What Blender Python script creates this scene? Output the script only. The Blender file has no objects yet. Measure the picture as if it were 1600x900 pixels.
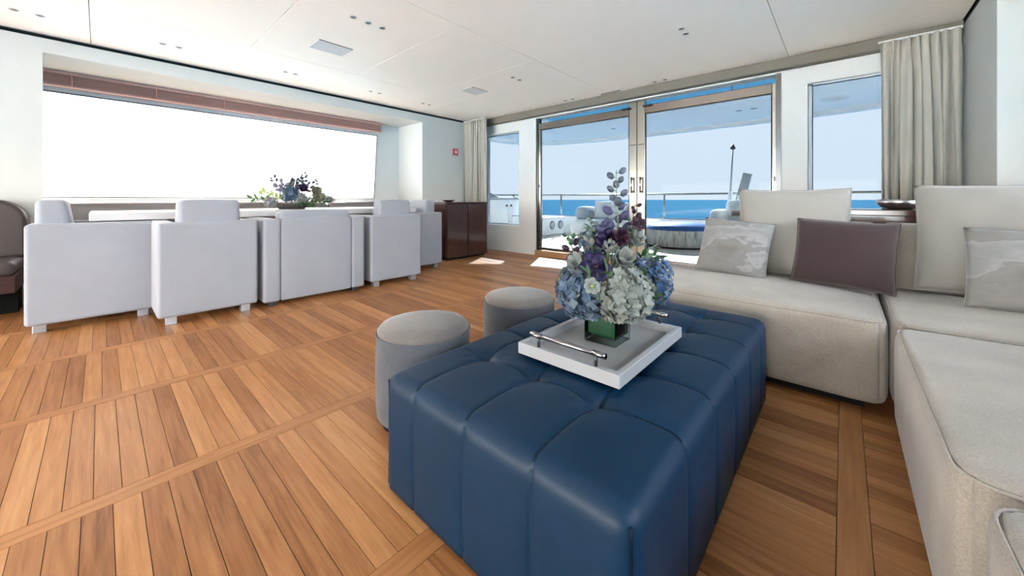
import bpy, bmesh, math, random
from mathutils import Vector, Matrix, noise
R = math.radians
scene = bpy.context.scene
COL = scene.collection

# ------------------------------------------------------------------ camera, sky, sun, exposure
EYE = 0.87
cam_d = bpy.data.cameras.new('camera')
cam = bpy.data.objects.new('camera', cam_d)
COL.objects.link(cam)
cam_d.sensor_width = 36.0
cam_d.lens = 578.0 / 1600.0 * 36.0
cam_d.shift_y = -(450.0 - 312.0) / 1600.0
cam_d.clip_end = 20000.0
cam_d.clip_start = 0.02
cam.location = (0, 0, EYE)
cam.rotation_euler = (R(90), 0, R(41.8665))
scene.camera = cam

SKY = 8.0
world = bpy.data.worlds.new('sky')
scene.world = world
world.use_nodes = True
wn = world.node_tree
wn.nodes.clear()
w_out = wn.nodes.new('ShaderNodeOutputWorld')
w_bg = wn.nodes.new('ShaderNodeBackground')
w_tc = wn.nodes.new('ShaderNodeTexCoord')
w_sep = wn.nodes.new('ShaderNodeSeparateXYZ')
w_ramp = wn.nodes.new('ShaderNodeValToRGB')
w_ramp.color_ramp.elements[0].position = 0.0
w_ramp.color_ramp.elements[0].color = (1.0, 0.915, 0.82, 1)
w_ramp.color_ramp.elements[1].position = 0.75
w_ramp.color_ramp.elements[1].color = (0.93, 0.93, 0.97, 1)
e = w_ramp.color_ramp.elements.new(0.22)
e.color = (1.0, 0.925, 0.845, 1)
wn.links.new(w_tc.outputs['Generated'], w_sep.inputs[0])
wn.links.new(w_sep.outputs['Z'], w_ramp.inputs[0])
wn.links.new(w_ramp.outputs[0], w_bg.inputs[0])
w_bg.inputs[1].default_value = SKY
wn.links.new(w_bg.outputs[0], w_out.inputs[0])

sun_d = bpy.data.lights.new('sun', 'SUN')
sun_d.energy = 130.0
sun_d.color = (1.0, 0.93, 0.82)
sun_d.angle = R(0.6)
sun = bpy.data.objects.new('sun', sun_d)
COL.objects.link(sun)
SUN_EL, SUN_AZ = R(27.0), R(62.0)          # azimuth measured from port towards the stern
to_sun = Vector((-math.cos(SUN_AZ) * math.cos(SUN_EL), math.sin(SUN_AZ) * math.cos(SUN_EL), math.sin(SUN_EL)))
sun.rotation_euler = to_sun.to_track_quat('Z', 'Y').to_euler()
sun.location = (-8, 14, 9)

vs = scene.view_settings
vs.view_transform = 'Standard'
vs.look = 'None'
vs.gamma = 1.0
vs.use_curve_mapping = False
vs.exposure = 2.38
scene.display_settings.display_device = 'sRGB'
try:
    scene.cycles.max_bounces = 12
    scene.cycles.diffuse_bounces = 7
    scene.cycles.glossy_bounces = 5
    scene.cycles.transmission_bounces = 10
    scene.cycles.transparent_max_bounces = 16
    scene.cycles.sample_clamp_indirect = 12.0
    scene.cycles.caustics_reflective = False
    scene.cycles.caustics_refractive = False
except Exception:
    pass

def portal(name, loc, sx, sy, direction):
    d = bpy.data.lights.new(name, 'AREA')
    d.shape = 'RECTANGLE'
    d.size = sx
    d.size_y = sy
    d.cycles.is_portal = True
    o = bpy.data.objects.new(name, d)
    COL.objects.link(o)
    o.location = loc
    o.rotation_euler = Vector(direction).to_track_quat('-Z', 'Z').to_euler()

# one daylight portal per window opening (guides sampling of the sky, emits nothing)
portal('daylight_portal', (-6.0, 1.4, 1.4), 3.9, 1.35, (1, 0, 0))
portal('daylight_portal', (-6.0, -2.75, 1.4), 3.7, 1.35, (1, 0, 0))
portal('daylight_portal', (1.66, 1.5, 1.4), 4.1, 1.35, (-1, 0, 0))
portal('daylight_portal', (1.66, -2.75, 1.4), 3.7, 1.35, (-1, 0, 0))
portal('daylight_portal', (-2.17, 4.95, 1.15), 5.9, 2.2, (0, -1, 0))

portal('daylight_portal', (-2.17, -4.85, 0.88), 6.8, 1.15, (0, 1, 0))

# ------------------------------------------------------------------ materials
M = {}
def nmat(name):
    m = bpy.data.materials.new(name)
    m.use_nodes = True
    nt = m.node_tree
    b = nt.nodes['Principled BSDF']
    M[name] = m
    return m, nt, b
def sock(b, *names):
    for n in names:
        if n in b.inputs:
            return b.inputs[n]
def rgb(c):
    return (c[0], c[1], c[2], 1)
def srgb(r, g, b):
    f = lambda v: (v / 255.0 / 12.92) if v <= 10 else ((v / 255.0 + 0.055) / 1.055) ** 2.4
    return (f(r), f(g), f(b))
def bump(nt, b, height_out, strength, dist):
    n = nt.nodes.new('ShaderNodeBump')
    n.inputs['Strength'].default_value = strength
    n.inputs['Distance'].default_value = dist
    nt.links.new(height_out, n.inputs['Height'])
    nt.links.new(n.outputs[0], b.inputs['Normal'])
def coords(nt, scale=(1, 1, 1), kind='Object'):
    tc = nt.nodes.new('ShaderNodeTexCoord')
    mp = nt.nodes.new('ShaderNodeMapping')
    mp.inputs['Scale'].default_value = scale
    nt.links.new(tc.outputs[kind], mp.inputs[0])
    return mp.outputs[0]
def tex_noise(nt, vec, scale, detail=3, rough=0.55, dist=0.0):
    n = nt.nodes.new('ShaderNodeTexNoise')
    n.inputs['Scale'].default_value = scale
    n.inputs['Detail'].default_value = detail
    n.inputs['Roughness'].default_value = rough
    n.inputs['Distortion'].default_value = dist
    nt.links.new(vec, n.inputs['Vector'])
    return n.outputs['Fac']
def ramp(nt, fac, stops):
    n = nt.nodes.new('ShaderNodeValToRGB')
    cr = n.color_ramp
    cr.elements[0].position, cr.elements[0].color = stops[0][0], rgb(stops[0][1])
    cr.elements[1].position, cr.elements[1].color = stops[-1][0], rgb(stops[-1][1])
    for p, c in stops[1:-1]:
        e = cr.elements.new(p)
        e.color = rgb(c)
    nt.links.new(fac, n.inputs[0])
    return n.outputs[0]
def scaled(c, f):
    return tuple(min(1, x * f) for x in c)
def plain(name, c, rough=0.5, metal=0.0, var=0.0, vscale=4.0, bstr=0.0, bscale=60.0, bdist=0.002, spec=0.5, coat=0.0):
    m, nt, b = nmat(name)
    b.inputs['Base Color'].default_value = rgb(c)
    b.inputs['Roughness'].default_value = rough
    b.inputs['Metallic'].default_value = metal
    sock(b, 'Specular IOR Level', 'Specular').default_value = spec
    if coat:
        sock(b, 'Coat Weight', 'Clearcoat').default_value = coat
    if var or bstr:
        v = coords(nt)
    if var:
        f = tex_noise(nt, v, vscale, 4)
        nt.links.new(ramp(nt, f, [(0.3, scaled(c, 1 - var)), (0.7, scaled(c, 1 + var))]), b.inputs['Base Color'])
    if bstr:
        bump(nt, b, tex_noise(nt, v, bscale, 3), bstr, bdist)
    return m
def fabric(name, c, weave=420.0, var=0.10, strength=0.35, sheen=0.25):
    m, nt, b = nmat(name)
    v = coords(nt)
    f1 = tex_noise(nt, v, 5.0, 4)
    f2 = tex_noise(nt, v, weave, 2)
    mx = nt.nodes.new('ShaderNodeMath'); mx.operation = 'ADD'
    ml = nt.nodes.new('ShaderNodeMath'); ml.operation = 'MULTIPLY'; ml.inputs[1].default_value = 0.45
    nt.links.new(f1, ml.inputs[0])
    ml2 = nt.nodes.new('ShaderNodeMath'); ml2.operation = 'MULTIPLY'; ml2.inputs[1].default_value = 0.55
    nt.links.new(f2, ml2.inputs[0])
    nt.links.new(ml.outputs[0], mx.inputs[0]); nt.links.new(ml2.outputs[0], mx.inputs[1])
    nt.links.new(ramp(nt, mx.outputs[0], [(0.35, scaled(c, 1 - var)), (0.65, scaled(c, 1 + var))]), b.inputs['Base Color'])
    b.inputs['Roughness'].default_value = 0.9
    sock(b, 'Specular IOR Level', 'Specular').default_value = 0.15
    s = sock(b, 'Sheen Weight', 'Sheen')
    s.default_value = sheen
    bump(nt, b, f2, strength, 0.0015)
    return m
def wood(name, stops, axis='X', rnd='object', rough=0.40, tint=0.40, grain=1.0, coat=0.0):
    """stained timber, grain along an axis; every piece gets its own tone"""
    m, nt, b = nmat(name)
    tc = nt.nodes.new('ShaderNodeTexCoord')
    if rnd == 'object':
        r = nt.nodes.new('ShaderNodeObjectInfo').outputs['Random']
    else:
        r = nt.nodes.new('ShaderNodeNewGeometry').outputs['Random Per Island']
    ofs = nt.nodes.new('ShaderNodeVectorMath'); ofs.operation = 'SCALE'
    ofs.inputs[0].default_value = (37.0, 91.0, 53.0)
    nt.links.new(r, ofs.inputs['Scale'])
    add = nt.nodes.new('ShaderNodeVectorMath'); add.operation = 'ADD'
    nt.links.new(tc.outputs['Object'], add.inputs[0]); nt.links.new(ofs.outputs[0], add.inputs[1])
    mp = nt.nodes.new('ShaderNodeMapping')
    sc = {'X': (1.6, 26, 26), 'Y': (26, 1.6, 26), 'Z': (26, 26, 1.6)}[axis]
    mp.inputs['Scale'].default_value = sc
    nt.links.new(add.outputs[0], mp.inputs[0])
    f = tex_noise(nt, mp.outputs[0], 2.2 * grain, 6, 0.62, 0.35)
    mxn = nt.nodes.new('ShaderNodeMath'); mxn.operation = 'MULTIPLY_ADD'
    mxn.inputs[1].default_value = tint
    nt.links.new(r, mxn.inputs[0])
    ad2 = nt.nodes.new('ShaderNodeMath'); ad2.operation = 'MULTIPLY_ADD'
    ad2.inputs[1].default_value = 0.75; ad2.inputs[2].default_value = 0.12 - tint * 0.5
    nt.links.new(f, ad2.inputs[0])
    nt.links.new(ad2.outputs[0], mxn.inputs[2])
    nt.links.new(ramp(nt, mxn.outputs[0], stops), b.inputs['Base Color'])
    b.inputs['Roughness'].default_value = rough
    sock(b, 'Specular IOR Level', 'Specular').default_value = 0.24
    sock(b, 'Coat Weight', 'Clearcoat').default_value = coat
    sock(b, 'Coat Roughness', 'Clearcoat Roughness').default_value = 0.15
    bump(nt, b, f, 0.08, 0.002)
    return m
def pane_mat(name, tint, refl=1.0):
    m = bpy.data.materials.new(name)
    m.use_nodes = True
    nt = m.node_tree
    nt.nodes.clear()
    out = nt.nodes.new('ShaderNodeOutputMaterial')
    tr = nt.nodes.new('ShaderNodeBsdfTransparent'); tr.inputs[0].default_value = rgb(tint)
    gl = nt.nodes.new('ShaderNodeBsdfGlossy'); gl.inputs['Roughness'].default_value = 0.0
    gl.inputs[0].default_value = (refl, refl, refl, 1)
    fr = nt.nodes.new('ShaderNodeFresnel'); fr.inputs[0].default_value = 1.35
    mx = nt.nodes.new('ShaderNodeMixShader')
    nt.links.new(fr.outputs[0], mx.inputs[0]); nt.links.new(tr.outputs[0], mx.inputs[1]); nt.links.new(gl.outputs[0], mx.inputs[2])
    nt.links.new(mx.outputs[0], out.inputs[0])
    M[name] = m
    return m

TEAK = [(0.15, (0.140, 0.046, 0.012)), (0.40, (0.285, 0.122, 0.043)), (0.62, (0.400, 0.190, 0.074)), (0.88, (0.500, 0.285, 0.132))]
wood('teak_plank', TEAK, 'X', 'object')
wood('teak_planks_joined', TEAK, 'X', 'island')
wood('teak_border', TEAK, 'Y', 'object', tint=0.15)
wood('teak_deck', [(0.2, (0.58, 0.50, 0.42)), (0.8, (0.78, 0.69, 0.60))], 'X', 'object', rough=0.7, coat=0.0)
wood('teak_side', [(0.2, (0.11, 0.075, 0.05)), (0.8, (0.18, 0.13, 0.09))], 'Y', 'object', rough=0.7, coat=0.0)
wood('sill_wood', [(0.2, (0.16, 0.085, 0.04)), (0.8, (0.34, 0.20, 0.11))], 'X', 'object')
wood('mahogany', [(0.2, (0.022, 0.009, 0.008)), (0.8, (0.060, 0.023, 0.018))], 'Z', 'object', rough=0.16, tint=0.1, coat=0.5)
wood('walnut_base', [(0.2, (0.020, 0.010, 0.010)), (0.8, (0.060, 0.026, 0.024))], 'Y', 'object', rough=0.3, tint=0.1)
wood('blind_wood', [(0.2, (0.36, 0.20, 0.17)), (0.8, (0.54, 0.34, 0.30))], 'Y', 'object', rough=0.35, tint=0.2)
plain('caulk', (0.060, 0.032, 0.018), 0.8)
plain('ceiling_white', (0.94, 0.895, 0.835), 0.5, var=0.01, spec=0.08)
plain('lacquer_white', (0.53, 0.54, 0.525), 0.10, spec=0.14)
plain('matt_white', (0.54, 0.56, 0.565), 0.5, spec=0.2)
plain('gelcoat', (0.92, 0.92, 0.91), 0.3)
plain('dark_base_and_shade', (0.005, 0.0055, 0.0055), 0.7, spec=0.1)  # near-black of dark bases and joints, also shade put into the colour
plain('track_taupe', (0.135, 0.125, 0.105), 0.5, spec=0.2)
plain('grille_grey', (0.62, 0.64, 0.65), 0.6, bstr=0.4, bscale=500)
plain('black_gasket', (0.012, 0.016, 0.02), 0.4)
plain('blue_grey_frame', (0.45, 0.52, 0.60), 0.35)
plain('polished_steel', (0.36, 0.34, 0.30), 0.20, metal=1.0)
plain('handle_steel', (0.30, 0.30, 0.31), 0.22, metal=1.0)
plain('mirror_steel', (0.86, 0.86, 0.86), 0.02, metal=1.0)
plain('brushed_steel', (0.10, 0.10, 0.10), 0.30, metal=1.0)
plain('rail_steel', (0.30, 0.27, 0.24), 0.12, metal=1.0)
plain('dark_metal', (0.05, 0.05, 0.055), 0.35, metal=0.7)
plain('spot_dark', (0.06, 0.06, 0.06), 0.4)
plain('spot_ring', (0.50, 0.49, 0.47), 0.3, metal=0.6)
pane_mat('dimming_glass', (0.0161, 0.0213, 0.0278), 0.06)  # tint added to dim and blue the bright outdoors seen aft
pane_mat('blue_dimming_glass', (0.33, 0.37, 0.41), 0.2)  # blue tint added to weaken and cool the starboard daylight
pane_mat('clear_glass', (0.94, 0.97, 0.97), 0.3)
pane_mat('grey_dimming_glass', (0.21, 0.21, 0.21), 0.2)  # grey tint added to weaken the port daylight
pane_mat('rail_glass', (0.90, 0.95, 0.97), 0.6)
fabric('chair_fabric', (0.26, 0.28, 0.325), 380, 0.06)
fabric('sofa_fabric', (0.250, 0.226, 0.202), 260, 0.20, 0.9)
fabric('cushion_linen', (0.235, 0.228, 0.218), 420, 0.06)
fabric('brown_cushion', (0.042, 0.028, 0.030), 480, 0.08, 0.2, 0.15)
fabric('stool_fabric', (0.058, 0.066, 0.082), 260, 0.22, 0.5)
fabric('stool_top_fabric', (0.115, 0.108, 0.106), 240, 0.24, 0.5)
fabric('curtain_fabric', (0.35, 0.335, 0.30), 350, 0.05, 0.2)
fabric('deck_cushion', (0.85, 0.85, 0.83), 350, 0.03, 0.1)
fabric('deck_cushion_grey', (0.45, 0.48, 0.52), 350, 0.05, 0.1)
plain('bench_leather', (0.060, 0.050, 0.050), 0.42, var=0.06, bstr=0.15, bscale=180, bdist=0.001, spec=0.2)
plain('banquette_leather', (0.17, 0.15, 0.146), 0.42, var=0.06, bstr=0.15, bscale=180, bdist=0.001)
plain('table_lacquer', (0.50, 0.50, 0.52), 0.22)
plain('tray_lacquer', (0.26, 0.27, 0.29), 0.25)
plain('tray_lining', (0.20, 0.20, 0.205), 0.5, var=0.03)
plain('leather_blue', (0.0013, 0.0165, 0.043), 0.48, var=0.10, vscale=7, bstr=0.12, bscale=240, bdist=0.0008, spec=0.20)
plain('leather_seam', (0.0015, 0.006, 0.014), 0.6, spec=0.1)
plain('acrylic_foot', (0.40, 0.43, 0.48), 0.2, metal=0.6)
plain('alarm_red', (0.42, 0.03, 0.04), 0.4)
plain('alarm_white', (0.75, 0.72, 0.70), 0.4)
plain('bronze_bowl', (0.20, 0.17, 0.15), 0.22, metal=0.9)
plain('silver_bowl', (0.55, 0.54, 0.54), 0.28, metal=1.0, var=0.2, vscale=40, bstr=0.2, bscale=60)
plain('cowl_grey', (0.20, 0.22, 0.25), 0.5)
plain('crane_grey', (0.40, 0.43, 0.45), 0.4)
plain('table_blue', (0.045, 0.13, 0.36), 0.6, var=0.25, vscale=8, spec=0.05)
plain('leaf_green', (0.055, 0.120, 0.050), 0.45, var=0.3, vscale=18)
plain('leaf_grey', (0.14, 0.20, 0.19), 0.55, var=0.25, vscale=20)
plain('leaf_dark', (0.004, 0.045, 0.016), 0.5, var=0.3, vscale=12)
plain('leaf_lime', (0.32, 0.46, 0.12), 0.5, var=0.25, vscale=20)
plain('stem_green', (0.10, 0.16, 0.07), 0.5)
plain('petal_blue', (0.10, 0.16, 0.25), 0.6, var=0.35, vscale=22)
plain('petal_pale_blue', (0.16, 0.22, 0.28), 0.6, var=0.25, vscale=22)
plain('petal_sky', (0.085, 0.18, 0.36), 0.6, var=0.35, vscale=26)
plain('petal_white', (0.29, 0.325, 0.31), 0.6, var=0.10, vscale=18)
plain('petal_cream', (0.27, 0.28, 0.20), 0.6, var=0.15, vscale=18)
plain('petal_purple', (0.012, 0.007, 0.062), 0.5, var=0.4, vscale=25)
plain('petal_lilac', (0.070, 0.070, 0.165), 0.55, var=0.35, vscale=30)
plain('petal_burgundy', (0.030, 0.006, 0.024), 0.5, var=0.35, vscale=30)
plain('petal_mauve', (0.36, 0.32, 0.42), 0.6, var=0.3, vscale=30)
plain('bud_grey', (0.095, 0.125, 0.165), 0.6, var=0.3, vscale=30)
plain('thistle_blue', (0.070, 0.110, 0.200), 0.6, var=0.3, vscale=30)

for nm_ in list(M):
    if (nm_.startswith('petal_') or nm_.startswith('leaf_') or nm_ == 'bud_grey') and nm_ != 'leaf_dark':
        nt = M[nm_].node_tree
        b = nt.nodes['Principled BSDF']
        tl = nt.nodes.new('ShaderNodeBsdfTranslucent')
        src = b.inputs['Base Color'].links
        if src:
            nt.links.new(src[0].from_socket, tl.inputs[0])
        else:
            tl.inputs[0].default_value = b.inputs['Base Color'].default_value
        mx = nt.nodes.new('ShaderNodeMixShader')
        mx.inputs[0].default_value = 0.5
        nt.links.new(b.outputs[0], mx.inputs[1]); nt.links.new(tl.outputs[0], mx.inputs[2])
        nt.links.new(mx.outputs[0], nt.nodes['Material Output'].inputs[0])
pane_mat('vase_glass', (0.86, 0.94, 0.91), 0.5)

# cloud-patterned pile of the two patterned cushions
m, nt, b = nmat('cloud_fabric')
v = coords(nt, (0.8, 1, 1.7))
f = tex_noise(nt, v, 5.0, 5, 0.5, 0.2)
f2 = tex_noise(nt, v, 160, 2)
nt.links.new(ramp(nt, f, [(0.30, (0.150, 0.145, 0.138)), (0.44, (0.185, 0.184, 0.182)), (0.495, (0.165, 0.166, 0.168)), (0.525, (0.250, 0.252, 0.256)), (0.60, (0.195, 0.200, 0.205)), (0.75, (0.225, 0.228, 0.232))]), b.inputs['Base Color'])
b.inputs['Roughness'].default_value = 0.95
sock(b, 'Specular IOR Level', 'Specular').default_value = 0.1
sock(b, 'Sheen Weight', 'Sheen').default_value = 0.1
bump(nt, b, f, 0.6, 0.02)

# white-washed vertical grain on the round deck table
m, nt, b = nmat('washed_wood')
v = coords(nt, (9, 9, 1.1))
f = tex_noise(nt, v, 3.2, 5, 0.6, 0.8)
nt.links.new(ramp(nt, f, [(0.36, (0.16, 0.14, 0.13)), (0.50, (0.62, 0.60, 0.56)), (0.62, (0.78, 0.77, 0.74))]), b.inputs['Base Color'])
b.inputs['Roughness'].default_value = 0.6

# sea
m, nt, b = nmat('sea_water')
nt.nodes.remove(b)
b = nt.nodes.new('ShaderNodeBsdfDiffuse')
nt.links.new(b.outputs[0], nt.nodes['Material Output'].inputs[0])
v = coords(nt, (1, 1, 1))
f = tex_noise(nt, v, 0.06, 8, 0.7)
nt.links.new(ramp(nt, f, [(0.3, (0.030, 0.105, 0.175)), (0.7, (0.062, 0.165, 0.240))]), b.inputs['Color'])
bump(nt, b, tex_noise(nt, v, 0.35, 6, 0.7), 0.5, 0.6)

# ------------------------------------------------------------------ mesh helpers
def total_offset(p):
    v = Vector((0, 0, 0))
    while p is not None:
        v += p.location
        p = p.parent
    return v
def obj(name, bm, mat, parent=None, smooth=True, wnrm=False, kind=None, label=None):
    if parent is not None:
        bmesh.ops.translate(bm, verts=bm.verts, vec=-total_offset(parent))
    me = bpy.data.meshes.new(name)
    bm.to_mesh(me)
    bm.free()
    me.materials.append(M[mat])
    if smooth:
        me.polygons.foreach_set('use_smooth', [True] * len(me.polygons))
    o = bpy.data.objects.new(name, me)
    COL.objects.link(o)
    o.parent = parent
    if wnrm:
        o.modifiers.new('weighted_normal', 'WEIGHTED_NORMAL')
    if kind:
        o['kind'] = kind
    if label:
        o['label'] = label
    return o
def tag(o, label, cat=None, group=None, kind=None):
    o['label'] = label
    if cat:
        o['category'] = cat
    if group:
        o['group'] = group
    if kind:
        o['kind'] = kind
    return o
def thing(name, label, cat, loc=(0, 0, 0), group=None):
    o = bpy.data.objects.new(name, None)
    o.empty_display_size = 0.1
    COL.objects.link(o)
    o.location = loc
    return tag(o, label, cat, group)
def setting(name, bm, mat, label=None, smooth=False, wnrm=False):
    o = obj(name, bm, mat, None, smooth, wnrm)
    o['kind'] = 'structure'
    if label:
        o['label'] = label
    return o
def B():
    return bmesh.new()
def merge(bm, other):
    me = bpy.data.meshes.new('tmp')
    other.to_mesh(me)
    other.free()
    bm.from_mesh(me)
    bpy.data.meshes.remove(me)
def box(bm, x0, x1, y0, y1, z0, z1, r=0.0, seg=2, mtx=None):
    t = B()
    bmesh.ops.create_cube(t, size=1.0)
    for v in t.verts:
        v.co = Vector(((x0 + x1) / 2 + v.co.x * (x1 - x0), (y0 + y1) / 2 + v.co.y * (y1 - y0), (z0 + z1) / 2 + v.co.z * (z1 - z0)))
    if r > 0:
        bmesh.ops.bevel(t, geom=t.edges[:], offset=r, segments=seg, profile=0.5, affect='EDGES')
    if mtx is not None:
        bmesh.ops.transform(t, matrix=mtx, verts=t.verts)
    merge(bm, t)
    return bm
def bx(x0, x1, y0, y1, z0, z1, r=0.0, seg=2):
    return box(B(), x0, x1, y0, y1, z0, z1, r, seg)
def tube(bm, pts, rad, n=8, caps=True):
    pts = [Vector(p) for p in pts]
    rads = rad if isinstance(rad, (list, tuple)) else [rad] * len(pts)
    rings = []
    ref = Vector((0, 0, 1))
    for i, p in enumerate(pts):
        a = pts[max(0, i - 1)]
        c = pts[min(len(pts) - 1, i + 1)]
        d = (c - a)
        d = d.normalized() if d.length > 1e-9 else Vector((0, 0, 1))
        if abs(d.dot(ref)) > 0.95:
            ref = Vector((1, 0, 0))
        u = d.cross(ref).normalized()
        w = d.cross(u).normalized()
        rings.append([bm.verts.new(p + (u * math.cos(2 * math.pi * k / n) + w * math.sin(2 * math.pi * k / n)) * rads[i]) for k in range(n)])
    for i in range(len(rings) - 1):
        for k in range(n):
            bm.faces.new((rings[i][k], rings[i][(k + 1) % n], rings[i + 1][(k + 1) % n], rings[i + 1][k]))
    if caps:
        bm.faces.new(list(reversed(rings[0])))
        bm.faces.new(rings[-1])
    return bm
def loop_tube(bm, pts, rad, n=6):
    pts = [Vector(p) for p in pts]
    N = len(pts)
    rings = []
    for i, p in enumerate(pts):
        d = (pts[(i + 1) % N] - pts[i - 1]).normalized()
        ref = Vector((0, 0, 1)) if abs(d.z) < 0.9 else Vector((1, 0, 0))
        u = d.cross(ref).normalized()
        w = d.cross(u).normalized()
        rings.append([bm.verts.new(p + (u * math.cos(2 * math.pi * k / n) + w * math.sin(2 * math.pi * k / n)) * rad) for k in range(n)])
    for i in range(N):
        for k in range(n):
            bm.faces.new((rings[i][k], rings[i][(k + 1) % n], rings[(i + 1) % N][(k + 1) % n], rings[(i + 1) % N][k]))
    return bm
def lathe(bm, prof, c=(0, 0, 0), n=32, sx=1.0, sy=1.0):
    rings = []
    for r, z in prof:
        if r < 1e-6:
            rings.append([bm.verts.new((c[0], c[1], c[2] + z))])
        else:
            rings.append([bm.verts.new((c[0] + sx * r * math.cos(2 * math.pi * k / n), c[1] + sy * r * math.sin(2 * math.pi * k / n), c[2] + z)) for k in range(n)])
    for i in range(len(rings) - 1):
        a, b2 = rings[i], rings[i + 1]
        for k in range(n):
            k2 = (k + 1) % n
            if len(a) == 1 and len(b2) == 1:
                continue
            if len(a) == 1:
                bm.faces.new((a[0], b2[k2], b2[k]))
            elif len(b2) == 1:
                bm.faces.new((a[k], a[k2], b2[0]))
            else:
                bm.faces.new((a[k], a[k2], b2[k2], b2[k]))
    bmesh.ops.recalc_face_normals(bm, faces=bm.faces)
    return bm
def prism(bm, outline, z0, z1):
    lo = [bm.verts.new((x, y, z0)) for x, y in outline]
    hi = [bm.verts.new((x, y, z1)) for x, y in outline]
    n = len(outline)
    bm.faces.new(list(reversed(lo)))
    bm.faces.new(hi)
    for i in range(n):
        bm.faces.new((lo[i], lo[(i + 1) % n], hi[(i + 1) % n], hi[i]))
    bmesh.ops.recalc_face_normals(bm, faces=bm.faces)
    return bm
def block_grid(bm, xs, ys, zs, f):
    """surface of an index lattice box, each lattice point mapped by f"""
    V = {}
    nx, ny, nz = len(xs) - 1, len(ys) - 1, len(zs) - 1
    def v(i, j, k):
        key = (i, j, k)
        if key not in V:
            V[key] = bm.verts.new(f(xs[i], ys[j], zs[k]))
        return V[key]
    for i in range(nx):
        for j in range(ny):
            bm.faces.new((v(i, j, nz), v(i + 1, j, nz), v(i + 1, j + 1, nz), v(i, j + 1, nz)))
            bm.faces.new((v(i, j, 0), v(i, j + 1, 0), v(i + 1, j + 1, 0), v(i + 1, j, 0)))
    for i in range(nx):
        for k in range(nz):
            bm.faces.new((v(i, 0, k), v(i + 1, 0, k), v(i + 1, 0, k + 1), v(i, 0, k + 1)))
            bm.faces.new((v(i, ny, k), v(i, ny, k + 1), v(i + 1, ny, k + 1), v(i + 1, ny, k)))
    for j in range(ny):
        for k in range(nz):
            bm.faces.new((v(0, j, k), v(0, j, k + 1), v(0, j + 1, k + 1), v(0, j + 1, k)))
            bm.faces.new((v(nx, j, k), v(nx, j + 1, k), v(nx, j + 1, k + 1), v(nx, j, k + 1)))
    return bm
def spaced(a, b, r, n, k=4):
    """coordinates from a to b, finer within r of the ends"""
    out = [a + r * (1 - math.cos(math.pi / 2 * i / k)) * 1.0 for i in range(k)]
    out += [a + r + (b - a - 2 * r) * i / n for i in range(n + 1)]
    out += [b - r * (1 - math.cos(math.pi / 2 * i / k)) for i in reversed(range(k))]
    return out
def round_map(p, lo, hi, r):
    q = Vector([min(max(p[i], lo[i] + r), hi[i] - r) for i in range(3)])
    d = p - q
    if d.length > 1e-9 and sum(1 for i in range(3) if abs(d[i]) > 1e-9) > 1:
        m = max(abs(d[i]) for i in range(3))
        d = d.normalized() * r if m > 0 else d
    return q + d
def soft_block(bm, lo, hi, r=0.06, side=0.02, top=0.02, n=10, rv=0.0, wob=0.0, seed=0):
    """upholstered block: rounded edges, faces swollen outwards"""
    lo, hi = Vector(lo), Vector(hi)
    xs, ys, zs = (spaced(lo[i], hi[i], r, n if i < 2 else max(4, n // 2)) for i in range(3))
    c, h = (lo + hi) / 2, (hi - lo) / 2
    def f(x, y, z):
        p = Vector((x, y, z))
        u = Vector([(p[i] - c[i]) / h[i] for i in range(3)])
        q = round_map(p, lo, hi, r)
        bx_, by_, bz_ = (1 - u[0] ** 4), (1 - u[1] ** 4), (1 - u[2] ** 2)
        q.x += u[0] * side * by_ * bz_
        q.y += u[1] * side * bx_ * bz_
        if u[2] > 0:
            q.z += u[2] * top * (1 - u[0] ** 2) * (1 - u[1] ** 2)
        if rv:
            ax, ay = abs(q.x - c.x) - (h.x - rv), abs(q.y - c.y) - (h.y - rv)
            if ax > 0 and ay > 0:
                k = max(ax, ay) / math.hypot(ax, ay)
                q.x = c.x + math.copysign(h.x - rv + ax * k, q.x - c.x)
                q.y = c.y + math.copysign(h.y - rv + ay * k, q.y - c.y)
        if wob:
            q += noise.noise_vector(q * 4.0 + Vector((seed, 0, 0))) * wob
        return q
    return block_grid(bm, xs, ys, zs, f)
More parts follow.
